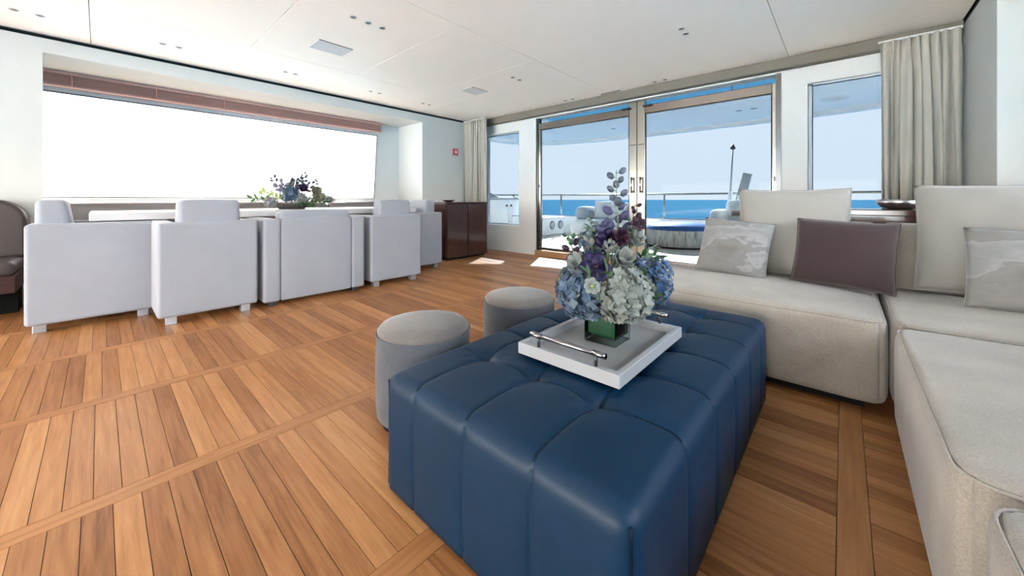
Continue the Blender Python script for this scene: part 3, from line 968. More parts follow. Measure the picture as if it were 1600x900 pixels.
# ------------------------------------------------------------------ dining armchairs (front faces +Y in their own frame)
def armchair(name, label, w, wide):
    t = thing(name, label, 'armchair', (0, 0, 0), 'upholstered dining armchairs')
    d, zt, aw = 0.60, 0.71, 0.11
    h = w / 2
    if wide:
        for s in (-1, 1):
            x0, x1 = (-h, -h + 0.125) if s < 0 else (h - 0.125, h)
            obj('arm', soft_block(B(), (x0, -d / 2, 0.035), (x1, d / 2, zt), 0.022, 0.002, 0.003, 6), 'chair_fabric', t)
        obj('back_panel', soft_block(B(), (-h + 0.127, -d / 2 + 0.002, 0.035), (h - 0.127, -d / 2 + 0.13, zt - 0.004), 0.016, 0.002, 0.002, 8), 'chair_fabric', t)
    else:
        u_ = prism(B(), [(-h, -d / 2), (h, -d / 2), (h, d / 2), (h - aw, d / 2), (h - aw, -d / 2 + 0.12), (-h + aw, -d / 2 + 0.12), (-h + aw, d / 2), (-h, d / 2)], 0.055, zt)
        bmesh.ops.bevel(u_, geom=[e_ for e_ in u_.edges if e_.calc_face_angle(0) > 1.0], offset=0.022, segments=4, profile=0.5, affect='EDGES')
        obj('arm_and_back_shell', u_, 'chair_fabric', t, wnrm=True)
    iw = h - (0.13 if wide else aw)
    obj('seat_frame', bx(-iw, iw, -d / 2 + 0.11, d / 2 - 0.02, 0.06, 0.30), 'chair_fabric', t, smooth=False)
    obj('seat_cushion', soft_block(B(), (-iw, -d / 2 + 0.12, 0.30), (iw, d / 2 - 0.01, 0.45), 0.03, 0.003, 0.02, 8), 'chair_fabric', t)
    ztop = 0.775 if wide else 0.865
    bk = soft_block(B(), (-iw, -d / 2 + 0.035, 0.45), (iw, -d / 2 + 0.17, ztop), 0.028, 0.004, 0.006, 8)
    # back cushion: thicker at the foot than at the top
    for v_ in bk.verts:
        if v_.co.y > -d / 2 + 0.10:
            v_.co.y += 0.06 * (ztop - v_.co.z) / (ztop - 0.45)
    obj('back_cushion', bk, 'chair_fabric', t)
    for sx in (-1, 1):
        for sy in (-1, 1):
            x, y = sx * (h - 0.075), sy * (d / 2 - 0.06)
            z1 = 0.04 if wide else 0.058
            obj('foot', bx(x - 0.03, x + 0.03, y - 0.03, y + 0.03, 0.0, z1, 0.003, 1), 'acrylic_foot' if not wide else 'dark_metal', t, smooth=False)
    return t
a0 = armchair('dining_armchair', 'light grey armchair nearest the left edge, seen from its side at the head of the table', 0.58, False)
def place(o, x, y, rz, label):
    o.location = (x, y, 0)
    o.rotation_euler = (0, 0, rz)
    o['label'] = label
place(a0, -4.15, -0.02, 0, 'light grey armchair at the left end of the table, side turned to us')
place(copy_tree(a0), -3.75, 0.55, R(90), 'light grey armchair with its back to us, left of the wide low-backed one')
place(copy_tree(a0), -3.75, 2.07, R(90), 'light grey armchair with its back to us, right of the wide low-backed one')
place(copy_tree(a0), -4.15, 2.66, R(180), 'light grey armchair at the far end of the table beside the mahogany cabinet')
aw_ = armchair('dining_armchair', 'wide light grey armchair with low back and two vertical seams', 0.84, True)
place(aw_, -3.75, 1.295, R(90), 'wide low-backed light grey armchair with two vertical seams, middle of the row')

# ------------------------------------------------------------------ sectional sofa
def rrect(x0, x1, y0, y1, r, z, n=6, bulge=0.0):
    pts = []
    for cx, cy, a0_ in ((x1 - r, y1 - r, 0), (x0 + r, y1 - r, 90), (x0 + r, y0 + r, 180), (x1 - r, y0 + r, 270)):
        for k in range(n + 1):
            a = R(a0_ + 90 * k / n)
            pts.append((cx + r * math.cos(a), cy + r * math.sin(a), z))
    return pts
def sofa_module(name, label, x0, x1, y0, y1, zt=0.385, side=0.006, r=0.032, dome=0.035, rv=0.07):
    t = thing(name, label, 'sofa', ((x0 + x1) / 2, (y0 + y1) / 2, 0.0), 'modules of the pale sectional sofa')
    obj('plinth', bx(x0 + 0.07, x1 - 0.07, y0 + 0.07, y1 - 0.07, 0.0, 0.06), 'dark_base_and_shade', t, smooth=False)  # plinth coloured near-black to paint the shade beneath the seat
    b_ = obj('seat_block', soft_block(B(), (x0, y0, 0.04), (x1, y1, zt), r, side, dome, 16, rv), 'sofa_fabric', t)
    i_ = r * 0.28
    pp = rrect(x0 + i_, x1 - i_, y0 + i_, y1 - i_, rv - i_, zt - i_)
    obj('piping', loop_tube(B(), pp, 0.0032), 'sofa_fabric', b_)
    return t
sa = sofa_module('sofa_module', 'wide pale sofa seat along the back, under the patterned and brown cushions', -1.08, 0.134, 2.07, 2.95)
obj('backrest', soft_block(B(), (-0.52, 2.93, 0.06), (0.155, 3.12, 0.735), 0.04, 0.006, 0.004, 8), 'sofa_fabric', sa)
sb_ = sofa_module('sofa_module', 'pale sofa corner seat carrying the large and patterned cushions at the right edge', 0.146, 1.30, 2.07, 2.93)
obj('backrest', soft_block(B(), (0.16, 2.93, 0.06), (1.30, 3.12, 0.735), 0.04, 0.006, 0.004, 8), 'sofa_fabric', sb_)
sc_ = sofa_module('sofa_module', 'pale empty sofa seat at the right, between corner seat and bottom right seat', 0.142, 1.30, 1.005, 2.056)
sd_ = sofa_module('sofa_module', 'pale sofa seat cut off by the bottom right corner of the photo', 0.165, 1.30, -0.28, 0.988)
for s_, y0, y1 in ((sc_, 1.0, 2.06), (sd_, -0.28, 0.985)):
    obj('backrest', soft_block(B(), (1.10, y0 + 0.01, 0.41), (1.30, y1 - 0.01, 0.735), 0.04, 0.004, 0.004, 6), 'sofa_fabric', s_)

def cushion(name, label, w, h, th, loc, rz, tilt, mat, seed, roll=0.0, pinch=0.045, wrinkle=0.006):
    t = thing(name, label, 'cushion', (0, 0, 0), 'cushions on the sectional sofa')
    bm, rim = pillow(B(), w, h, th, 24, pinch, wrinkle, seed)
    o = obj('cover', bm, mat, t)
    obj('edge_seam', loop_tube(B(), rim, 0.0022), mat, t)
    t.location = loc
    t.rotation_euler = (Matrix.Rotation(rz, 3, 'Z') @ Matrix.Rotation(tilt, 3, 'X') @ Matrix.Rotation(roll, 3, 'Y')).to_euler()
    return t
SZ = 0.412
cushion('large_cushion', 'large plain grey-beige cushion standing behind the patterned cushion at the left of the sofa', 0.56, 0.54, 0.17, (-0.235, 2.775, SZ), R(4), R(-13), 'cushion_linen', 3)
cushion('large_cushion', 'large plain pale cushion at the right edge, behind the other patterned cushion', 0.62, 0.55, 0.18, (0.575, 2.76, SZ), R(-6), R(-13), 'cushion_linen', 8, wrinkle=0.010)
cushion('patterned_cushion', 'cloud-patterned grey cushion at the left end of the sofa', 0.38, 0.355, 0.14, (-0.525, 2.56, SZ - 0.005), R(-2), R(-20), 'cloud_fabric', 5, roll=R(5))
cushion('patterned_cushion', 'cloud-patterned grey cushion cut off by the right edge of the photo', 0.40, 0.36, 0.13, (0.585, 2.46, SZ - 0.005), R(-8), R(-20), 'cloud_fabric', 21)
cushion('brown_cushion', 'dark brown rectangular cushion leaning in the middle of the sofa', 0.42, 0.37, 0.17, (-0.018, 2.60, SZ - 0.005), R(-6), R(-20), 'brown_cushion', 2, roll=R(2))

# ------------------------------------------------------------------ console behind the sofa, silver bowl
t = thing('console_table', 'dark wooden console top showing behind the sofa back', 'console', (0.15, 3.45, 0.0))
obj('console_top', bx(-0.40, 0.66, 3.20, 3.68, 0.770, 0.808, 0.005, 2), 'mahogany', t, smooth=False)
obj('console_body', bx(-0.37, 0.63, 3.23, 3.65, 0.05, 0.770), 'mahogany', t, smooth=False)
obj('plinth', bx(-0.34, 0.60, 3.26, 3.62, 0.0, 0.05), 'dark_base_and_shade', t, smooth=False)
t = thing('silver_bowl', 'wide silver bowl on the console in front of the grey curtain', 'bowl', (0.27, 3.45, 0.808))
obj('bowl_body', lathe(B(), [(0, 0), (0.055, 0), (0.095, 0.018), (0.112, 0.045), (0.108, 0.060), (0.100, 0.064), (0.096, 0.060), (0.102, 0.045), (0.085, 0.022), (0.05, 0.01), (0, 0.008)], (0.27, 3.45, 0.808), 36), 'silver_bowl', t)

# ------------------------------------------------------------------ tufted leather ottoman
OX0, OX1, OY0, OY1, OZ0, OZ1 = -1.035, -0.25, 0.575, 1.95, 0.014, 0.350
bxs = [-0.880, -0.675, -0.468]
bys = [0.850, 1.078, 1.310, 1.545, 1.775]
t = thing('tufted_ottoman', 'large square-cornered dark blue leather ottoman with tufted top', 'ottoman', ((OX0 + OX1) / 2, (OY0 + OY1) / 2, 0.0))
def fine(a, b_, marks, step):
    s = {round(a, 5), round(b_, 5)}
    n_ = int((b_ - a) / step)
    for i in range(1, n_):
        s.add(round(a + (b_ - a) * i / n_, 5))
    for m_ in marks:
        for d in (-0.009, -0.0045, 0, 0.0045, 0.009):
            s.add(round(m_ + d, 5))
    o = sorted(s)
    r_ = [o[0]]
    for q in o[1:]:
        if q - r_[-1] > 0.0032 or q == o[-1]:
            r_.append(q)
    return r_
oxs, oys = fine(OX0, OX1, bxs, 0.0125), fine(OY0, OY1, bys, 0.0125)
ozs = [OZ0 + (OZ1 - OZ0) * k / 22 for k in range(23)]
OC = Vector(((OX0 + OX1) / 2, (OY0 + OY1) / 2, 0))
def crease(d, w):
    return math.exp(-(d / w) ** 2)
def ott(x, y, z):
    lo, hi = Vector((OX0, OY0, OZ0)), Vector((OX1, OY1, OZ1))
    p = Vector((x, y, z))
    q = round_map(Vector((x, y, max(z, OZ0 + 0.0))), Vector((OX0, OY0, OZ0 - 0.2)), hi, 0.040)
    ux, uy = (x - OC.x) / (OX1 - OX0) * 2, (y - OC.y) / (OY1 - OY0) * 2
    uz = (z - OZ0) / (OZ1 - OZ0)
    dx = min(abs(x - m_) for m_ in bxs)
    dy = min(abs(y - m_) for m_ in bys)
    on_top = z >= OZ1 - 1e-6
    if on_top:
        q.z += 0.016 * (1 - ux ** 4) * (1 - uy ** 6)
        br = min(math.hypot(x - a, y - b_) for a in bxs for b_ in bys)
        inx = max(0, max(bxs[0] - x, x - bxs[-1]))
        iny = max(0, max(bys[0] - y, y - bys[-1]))
        ex, ey = min(1, 14 * (1 - abs(ux))), min(1, 20 * (1 - abs(uy)))
        near = math.exp(-br / 0.075)
        q.z -= 0.010 * math.exp(-min(dx, dy) / 0.022) * near * ex * ey
        q.z -= (0.0022 + 0.0045 * near) * max(crease(dx, 0.0050), crease(dy, 0.0050)) * ex * ey
        q.z -= 0.022 * math.exp(-br / 0.040) + 0.012 * math.exp(-(br / 0.011) ** 2)
        # soft pull wrinkles round each button
        ang = min(((math.hypot(x - a, y - b_), math.atan2(y - b_, x - a)) for a in bxs for b_ in bys))[1]
        q.z += 0.0016 * math.sin(ang * 9) * math.exp(-((br - 0.05) / 0.03) ** 2)
    else:
        sw = 0.006 * math.sin(math.pi * min(1, uz * 1.0))
        if abs(x - OX0) < 1e-6 or abs(x - OX1) < 1e-6:
            s = -1 if abs(x - OX0) < 1e-6 else 1
            k = min(1, (dy / 0.03)) ** 0.6
            q.x += s * (sw * k - 0.003 * crease(dy, 0.005)) * min(1, 10 * (1 - abs(uy)))
        if abs(y - OY0) < 1e-6 or abs(y - OY1) < 1e-6:
            s = -1 if abs(y - OY0) < 1e-6 else 1
            k = min(1, (dx / 0.03)) ** 0.6
            q.y += s * (sw * k - 0.003 * crease(dx, 0.005)) * min(1, 8 * (1 - abs(ux)))
    return q
cover = obj('leather_cover', block_grid(B(), oxs, oys, ozs, ott), 'leather_blue', t)
def seam_line(p0, p1, n_, axis):
    pts = []
    for k in range(n_ + 1):
        a = p0 + (p1 - p0) * k / n_
        q = ott(a.x, a.y, a.z)
        pts.append(q)
    return pts
zt_ = OZ1
for m_ in bxs:
    pts = [ott(m_, OY0, OZ0 + (zt_ - 0.002 - OZ0) * k / 14) for k in range(15)] + [ott(m_, OY0 + 0.004 + (OY1 - OY0 - 0.008) * k / 120, zt_) for k in range(121)] + [ott(m_, OY1, zt_ - 0.002 - (zt_ - 0.002 - OZ0) * k / 14) for k in range(15)]
    for s in (-1, 1):
        obj('seam_welt', tube(B(), [p + Vector((s * 0.0024, 0, 0.0002)) for p in pts], 0.0013, 5), 'leather_seam', cover)
for m_ in bys:
    pts = [ott(OX0, m_, OZ0 + (zt_ - 0.002 - OZ0) * k / 14) for k in range(15)] + [ott(OX0 + 0.004 + (OX1 - OX0 - 0.008) * k / 80, m_, zt_) for k in range(81)] + [ott(OX1, m_, zt_ - 0.002 - (zt_ - 0.002 - OZ0) * k / 14) for k in range(15)]
    for s in (-1, 1):
        obj('seam_welt', tube(B(), [p + Vector((0, s * 0.0024, 0.0002)) for p in pts], 0.0013, 5), 'leather_seam', cover)
for cx, sx in ((OX0, 1), (OX1, -1)):
    for cy, sy in ((OY0, 1), (OY1, -1)):
        pts = [Vector((cx + sx * 0.0108, cy + sy * 0.0108, OZ0 + (OZ1 - 0.022 - OZ0) * k / 10)) for k in range(11)]
        obj('corner_seam', tube(B(), pts, 0.0022, 6), 'leather_seam', cover)
for a in bxs:
    for b_ in bys:
        q = ott(a, b_, zt_)
        obj('tuft_button', lathe(B(), [(0, 0.004), (0.006, 0.003), (0.0085, -0.001), (0.007, -0.004)], (a, b_, q.z), 12), 'leather_seam', cover)
for x in (OX0 + 0.07, OX1 - 0.07):
    for y in (OY0 + 0.07, OY1 - 0.07):
        obj('foot', bx(x - 0.04, x + 0.04, y - 0.04, y + 0.04, 0.0, 0.045), 'dark_base_and_shade', t, smooth=False)

# ------------------------------------------------------------------ two round stools
def stool(x, y, r, h, label):
    t = thing('round_stool', label, 'stool', (x, y, 0.0), 'round grey stools beside the ottoman')
    obj('base_ring', lathe(B(), [(0, 0), (r - 0.02, 0), (r - 0.02, 0.02), (0, 0.02)], (x, y, 0), 40), 'dark_base_and_shade', t)
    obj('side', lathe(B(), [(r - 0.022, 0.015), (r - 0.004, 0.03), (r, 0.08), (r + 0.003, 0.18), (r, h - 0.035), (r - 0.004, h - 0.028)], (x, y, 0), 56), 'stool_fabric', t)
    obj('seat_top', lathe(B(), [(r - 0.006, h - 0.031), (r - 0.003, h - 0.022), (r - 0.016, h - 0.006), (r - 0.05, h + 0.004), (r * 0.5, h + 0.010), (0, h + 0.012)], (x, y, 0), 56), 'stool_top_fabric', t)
    ring = [(x + (r + 0.0005) * math.cos(2 * math.pi * k / 56), y + (r + 0.0005) * math.sin(2 * math.pi * k / 56), h - 0.031) for k in range(56)]
    obj('piping', loop_tube(B(), ring, 0.003), 'stool_fabric', t)
stool(-1.275, 0.885, 0.185, 0.375, 'round grey fabric stool nearer to us at the ottoman\'s left corner')
stool(-1.315, 1.525, 0.190, 0.360, 'round grey fabric stool farther back, behind the other stool')

# ------------------------------------------------------------------ tray
TX0, TX1, TY0, TY1, TZ = -0.785, -0.435, 0.905, 1.405, 0.374
t = thing('serving_tray', 'square pale lacquered tray with two bar handles on the blue ottoman', 'tray', ((TX0 + TX1) / 2, (TY0 + TY1) / 2, TZ))
obj('tray_base', bx(TX0 + 0.004, TX1 - 0.004, TY0 + 0.004, TY1 - 0.004, TZ, TZ + 0.010), 'tray_lining', t, smooth=False)
for a in ((TX0, TX1, TY0, TY0 + 0.022), (TX0, TX1, TY1 - 0.022, TY1), (TX0, TX0 + 0.018, TY0 + 0.022, TY1 - 0.022), (TX1 - 0.018, TX1, TY0 + 0.022, TY1 - 0.022)):
    obj('rim', bx(a[0], a[1], a[2], a[3], TZ, TZ + 0.036, 0.0015, 1), 'tray_lacquer', t, smooth=False)
for yy in (TY0 + 0.012, TY1 - 0.012):
    hz = TZ + 0.036 + 0.034
    h = obj('handle_bar', tube(B(), [(TX0 + 0.045, yy, hz), (TX1 - 0.045, yy, hz)], 0.0072, 14), 'handle_steel', t)
    for xx in (TX0 + 0.075, TX1 - 0.075):
        obj('handle_post', tube(B(), [(xx, yy, TZ + 0.034), (xx, yy, hz)], 0.005, 10), 'dark_metal', h)
    for xx in (TX0 + 0.045, TX1 - 0.085):
        obj('handle_sleeve', tube(B(), [(xx, yy, hz), (xx + 0.04, yy, hz)], 0.0085, 14), 'handle_steel', h)

# ------------------------------------------------------------------ flowers: builders
def frame(d):
    d = Vector(d).normalized()
    ref = Vector((0, 0, 1)) if abs(d.z) < 0.9 else Vector((1, 0, 0))
    u = d.cross(ref).normalized()
    return u, u.cross(d).normalized(), d
def petal(bm, c, out, up, ln, wd, cup=0.3, n=4, tip=0.0):
    """one petal from c along out; up is the face normal"""
    out, up = Vector(out).normalized(), Vector(up).normalized()
    side = out.cross(up).normalized()
    rows = []
    for k in range(n + 1):
        s = k / n
        w = wd * (math.sin(math.pi * min(1, 0.12 + 0.80 * s)) ** 0.8) * (1 - tip * s)
        base = Vector(c) + out * ln * s + up * (cup * ln * s * s)
        rows.append([bm.verts.new(base - side * w / 2 + up * wd * 0.12), bm.verts.new(base), bm.verts.new(base + side * w / 2 + up * wd * 0.12)])
    for k in range(n):
        for q in range(2):
            bm.faces.new((rows[k][q], rows[k][q + 1], rows[k + 1][q + 1], rows[k + 1][q]))
def stem(root, top, foot, mat='stem_green', r=0.003):
    top, foot = Vector(top), Vector(foot)
    mid = (top + foot) / 2 + Vector((0, 0, 0.0))
    mid.x, mid.y = foot.x * 0.55 + top.x * 0.45, foot.y * 0.55 + top.y * 0.45
    pts = []
    for k in range(9):
        s = k / 8
        pts.append(foot * (1 - s) ** 2 + mid * 2 * s * (1 - s) + top * s * s)
    return obj('stem', tube(B(), pts, r, 6), mat, root)
def hydrangea(label, c, rad, mats, foot, seed, n_=150, squash=1.0, group='flowers in the glass vase', fs=1.0):
    t = thing('hydrangea', label, 'flower', foot, group)
    rnd = random.Random(seed)
    c = Vector(c)
    bms = [B() for _ in mats]
    for i in range(n_):
        zz = 1 - 1.86 * (i + 0.5) / n_
        ph = i * 2.39996 + rnd.uniform(-0.25, 0.25)
        rr = math.sqrt(max(0, 1 - zz * zz))
        d = Vector((rr * math.cos(ph), rr * math.sin(ph), zz * squash))
        p = c + d * rad * rnd.uniform(0.80, 1.0)
        nrm = (d + Vector((rnd.uniform(-.45, .45), rnd.uniform(-.45, .45), rnd.uniform(-.45, .45)))).normalized()
        u, w, _ = frame(nrm)
        a0_ = rnd.uniform(0, 1.57)
        bm = bms[rnd.randrange(len(mats))]
        sz = rad * rnd.uniform(0.13, 0.19) * fs
        for k in range(4):
            a = a0_ + k * math.pi / 2
            petal(bm, p, u * math.cos(a) + w * math.sin(a), nrm, sz, sz * 0.95, rnd.uniform(0.05, 0.5), 2)
    core = B()
    bmesh.ops.create_icosphere(core, subdivisions=2, radius=rad * 0.74, matrix=Matrix.Translation(c) @ Matrix.Diagonal((1, 1, squash, 1)))
    obj('flower_core', core, mats[0], t)
    for bm, mm in zip(bms, mats):
        obj('florets', bm, mm, t, kind='stuff')
    stem(t, c - Vector((0, 0, rad * 0.5)), foot)
    return t
def bell_spike(label, foot, base, tip, mats, seed, n_=14, size=0.016, name='delphinium', group='flowers in the glass vase', spread=1.4):
    t = thing(name, label, 'flower', foot, group)
    rnd = random.Random(seed)
    base, tip = Vector(base), Vector(tip)
    stem(t, base, foot)
    obj('spike', tube(B(), [base + (tip - base) * k / 6 + Vector((math.sin(k) * .002, math.cos(k * 2) * .002, 0)) for k in range(7)], [0.003 - 0.0003 * k for k in range(7)], 6), 'stem_green', t)
    ax = (tip - base).normalized()
    u, w, _ = frame(ax)
    for i in range(n_):
        s = (i + 0.3) / n_
        a = i * 2.4 + rnd.uniform(-.3, .3)
        out = u * math.cos(a) + w * math.sin(a)
        sz = size * (1.15 - 0.55 * s) * rnd.uniform(0.85, 1.1)
        p = base + (tip - base) * s
        q = p + out * sz * spread + ax * sz * 0.5
        bm = B()
        tube(bm, [p, q], 0.0011, 4)
        bud = B()
        bmesh.ops.create_icosphere(bud, subdivisions=2, radius=1.0)
        bmesh.ops.transform(bud, matrix=Matrix.Translation(q) @ (out * 0.7 + ax * 0.6).to_track_quat('Z', 'Y').to_matrix().to_4x4() @ Matrix.Diagonal((sz * 0.62, sz * 0.62, sz * 0.9, 1)), verts=bud.verts)
        merge(bm, bud)
        obj('bud', bm, mats[min(len(mats) - 1, int(s * len(mats)))], t)
    return t
def bloom(label, c, face, size, mat, foot, seed, n_=6, cup=0.35, centre='leaf_lime', name='lisianthus', group='flowers in the glass vase', width=0.9, layers=1):
    t = thing(name, label, 'flower', foot, group)
    rnd = random.Random(seed)
    c = Vector(c)
    u, w, d = frame(face)
    for l in range(layers):
        for k in range(n_):
            a = 2 * math.pi * k / n_ + rnd.uniform(-.15, .15) + l * 0.5
            bm = B()
            petal(bm, c + d * 0.002 * l, u * math.cos(a) + w * math.sin(a) + d * 0.5 * l, d, size * rnd.uniform(0.88, 1.08) * (1 - 0.2 * l), size * width, cup + 0.3 * l, 5)
            o = obj('petal', bm, mat, t)
            md = o.modifiers.new('thickness', 'SOLIDIFY')
            md.thickness = 0.0008
    cb = B()
    bmesh.ops.create_icosphere(cb, subdivisions=2, radius=size * 0.20, matrix=Matrix.Translation(c + d * size * 0.12))
    obj('flower_centre', cb, centre, t)
    stem(t, c, foot)
    return t
def sprig(label, foot, base, tip, mat, seed, n_=10, ln=0.05, wd=0.02, name='leaf_sprig', group='flowers in the glass vase', cat='leaves'):
    t = thing(name, label, cat, foot, group)
    rnd = random.Random(seed)
    base, tip = Vector(base), Vector(tip)
    stem(t, base, foot)
    obj('twig', tube(B(), [base, (base + tip) / 2 + Vector((0, 0, 0.006)), tip], [0.0022, 0.0018, 0.001], 5), 'stem_green', t)
    ax = (tip - base).normalized()
    u, w, _ = frame(ax)
    for i in range(n_):
        s = (i + 0.5) / n_
        a = i * 2.4 + rnd.uniform(-.4, .4)
        out = u * math.cos(a) + w * math.sin(a) + ax * 0.9
        bm = B()
        petal(bm, base + (tip - base) * s, out, ax * 0.6 + (u * math.cos(a + 1.57) + w * math.sin(a + 1.57)) * 0.6 - out * 0.3, ln * rnd.uniform(0.7, 1.1), wd, -0.15, 4, 0.2)
        obj('leaf', bm, mat, t)
    return t
def thistle(label, c, rad, foot, seed, group='flowers in the glass vase'):
    t = thing('thistle', label, 'flower', foot, group)
    rnd = random.Random(seed)
    c = Vector(c)
    core = B()
    bmesh.ops.create_icosphere(core, subdivisions=2, radius=rad * 0.55, matrix=Matrix.Translation(c))
    obj('head', core, 'thistle_blue', t)
    sp = B()
    for i in range(34):
        d = Vector((rnd.gauss(0, 1), rnd.gauss(0, 1), rnd.gauss(0, 1))).normalized()
        tube(sp, [c + d * rad * 0.4, c + d * rad * rnd.uniform(0.8, 1.35)], [0.0018, 0.0003], 4)
    obj('spines', sp, 'thistle_blue', t, kind='stuff')
    stem(t, c, foot)
    return t

# ------------------------------------------------------------------ vase arrangement on the tray
VC = Vector((-0.612, 1.180, TZ + 0.010))
vh = 0.058
t = thing('glass_vase', 'low square clear glass vase standing on the tray', 'vase', VC)
vb = B()
box(vb, VC.x - vh, VC.x + vh, VC.y - vh, VC.y + vh, VC.z, VC.z + 0.105, 0.004, 2)
inner = B()
box(inner, VC.x - vh + 0.005, VC.x + vh - 0.005, VC.y - vh + 0.005, VC.y + vh - 0.005, VC.z + 0.020, VC.z + 0.1052, 0.002, 1)
bmesh.ops.reverse_faces(inner, faces=inner.faces)
merge(vb, inner)
obj('vase_body', vb, 'vase_glass', t, smooth=False)
t = thing('leaf_wrap', 'dark green leaf wrapped inside the square glass vase', 'leaf', (VC.x, VC.y, VC.z + 0.021))
lw = B()
box(lw, VC.x - vh + 0.0075, VC.x + vh - 0.0075, VC.y - vh + 0.0075, VC.y + vh - 0.0075, VC.z + 0.022, VC.z + 0.112, 0.012, 3)
obj('leaf_blade', lw, 'leaf_dark', t, wnrm=True)
obj('leaf_rib', tube(B(), [(VC.x + vh - 0.0072, VC.y + 0.02, VC.z + 0.025), (VC.x + vh - 0.0072, VC.y + 0.026, VC.z + 0.11)], 0.0012, 5), 'leaf_green', t)

def vfoot(k):
    a = k * 2.4
    return (VC.x + 0.028 * math.cos(a), VC.y + 0.028 * math.sin(a), VC.z + 0.0225)
hydrangea('large pale blue hydrangea hanging over the left of the glass vase', Vector((-0.6381, 1.0866, 0.5709)), 0.098, ['petal_pale_blue', 'petal_blue', 'petal_blue'], vfoot(0), 1, 330, 1.05)
hydrangea('large white hydrangea at the front of the glass vase', Vector((-0.5305, 1.1225, 0.5674)), 0.094, ['petal_white'], vfoot(1), 2, 330, 0.98, fs=1.2)
hydrangea('bright blue hydrangea at the right side of the glass vase', Vector((-0.4958, 1.3013, 0.5866)), 0.066, ['petal_sky', 'petal_pale_blue'], vfoot(2), 3, 200, 1.45)
hydrangea('pale blue-green hydrangea in the upper middle of the bouquet', Vector((-0.6683, 1.1870, 0.7112)), 0.056, ['petal_pale_blue', 'petal_sky', 'petal_white'], vfoot(3), 4, 180, 1.3)
bell_spike('tall delphinium spike with grey-blue buds at the top of the bouquet', vfoot(4), Vector((-0.5896, 1.2173, 0.7058)), Vector((-0.5946, 1.2128, 0.9735)), ['petal_lilac', 'petal_lilac', 'bud_grey', 'bud_grey'], 5, 17, 0.026)
bell_spike('violet delphinium spike at the centre of the bouquet', vfoot(5), Vector((-0.5959, 1.1445, 0.6905)), Vector((-0.5991, 1.1416, 0.7878)), ['petal_purple', 'petal_purple', 'petal_lilac'], 6, 10, 0.027, spread=0.8)
bell_spike('pale green stock spike beside the burgundy flower on the right', vfoot(6), Vector((-0.5594, 1.2443, 0.7058)), Vector((-0.5444, 1.2578, 0.8565)), ['leaf_grey', 'leaf_grey', 'petal_burgundy'], 7, 12, 0.018, 'stock_spike')
bloom('large purple orchid bloom above the blue hydrangea', Vector((-0.5809, 1.0438, 0.6584)), (rgt * -0.1 - fwd * 0.9 + Vector((0, 0, 0.35))), 0.050, 'petal_purple', vfoot(7), 8, 6, 0.12, 'petal_burgundy', 'orchid', width=0.85)
bloom('small white lisianthus with green eye between the two large hydrangeas', Vector((-0.5494, 0.9646, 0.6166)), (-fwd + rgt * -0.15 + Vector((0, 0, 0.25))), 0.025, 'petal_white', vfoot(8), 9, 7, 0.45)
bloom('white lisianthus right of the purple orchid', Vector((-0.5320, 1.1212, 0.6703)), (-fwd * 0.7 + rgt * 0.2 + Vector((0, 0, 0.6))), 0.036, 'petal_white', vfoot(9), 10, 6, 0.8, layers=2)
bloom('white lisianthus low beneath the right burgundy flower', Vector((-0.5400, 1.2215, 0.7206)), (-fwd * 0.5 + rgt * 0.4 + Vector((0, 0, 0.7))), 0.034, 'petal_white', vfoot(10), 11, 6, 0.7, layers=2)
bloom('white lisianthus left of the purple orchid', Vector((-0.6439, 1.0478, 0.6565)), (-fwd * 0.6 - rgt * 0.5 + Vector((0, 0, 0.5))), 0.034, 'petal_white', vfoot(11), 12, 6, 0.7, layers=2)
bloom('closed greenish-white lisianthus bud above the white hydrangea', Vector((-0.5706, 1.1135, 0.7004)), (-fwd * 0.5 + Vector((0, 0, 0.8))), 0.026, 'petal_white', vfoot(12), 13, 6, 0.9, layers=2)
bloom('white rose-like bloom close behind the upper right burgundy flower', Vector((-0.5494, 1.2533, 0.7508)), (-fwd * 0.6 + rgt * 0.5 + Vector((0, 0, 0.5))), 0.030, 'petal_white', vfoot(13), 14, 6, 0.7)
bloom('burgundy flower on the far right of the bouquet', Vector((-0.5144, 1.2041, 0.7906)), (-fwd + Vector((0, 0, 0.1))), 0.028, 'petal_burgundy', vfoot(14), 15, 7, 0.15, 'petal_burgundy', 'burgundy_flower', width=0.7)
bloom('burgundy flower in the centre above the buds', Vector((-0.5486, 1.1466, 0.7434)), (-fwd + Vector((0, 0, 0.3))), 0.034, 'petal_burgundy', vfoot(15), 16, 8, 0.3, 'petal_burgundy', 'burgundy_flower', width=0.7, layers=2)
bell_spike('burgundy sprig of small blossoms leaning out to the left of the bouquet', vfoot(16), Vector((-0.6684, 1.0795, 0.6364)), Vector((-0.6925, 1.0579, 0.7554)), ['petal_burgundy', 'petal_burgundy', 'leaf_dark'], 17, 13, 0.018, 'burgundy_sprig')
thistle('dark blue thistle at the right edge of the bouquet', Vector((-0.4601, 1.2527, 0.6104)), 0.026, vfoot(17), 18)
thistle('dark blue thistle right of the white blooms', Vector((-0.4967, 1.1931, 0.6631)), 0.030, vfoot(18), 19)
sprig('grey-green rounded leaves left of the orchid', vfoot(19), Vector((-0.6380, 1.1202, 0.5910)), Vector((-0.6846, 1.0381, 0.6444)), 'leaf_grey', 20, 8, 0.045, 0.030)
sprig('dark green leaves at the right of the bouquet below the thistle', vfoot(20), Vector((-0.5162, 1.2293, 0.5692)), Vector((-0.4849, 1.2843, 0.6796)), 'leaf_green', 21, 12, 0.05, 0.018)
sprig('long reddish leaf blade pointing right towards the deck table', vfoot(21), Vector((-0.5202, 1.2123, 0.6689)), Vector((-0.4670, 1.2600, 0.7208)), 'petal_burgundy', 22, 3, 0.035, 0.007)
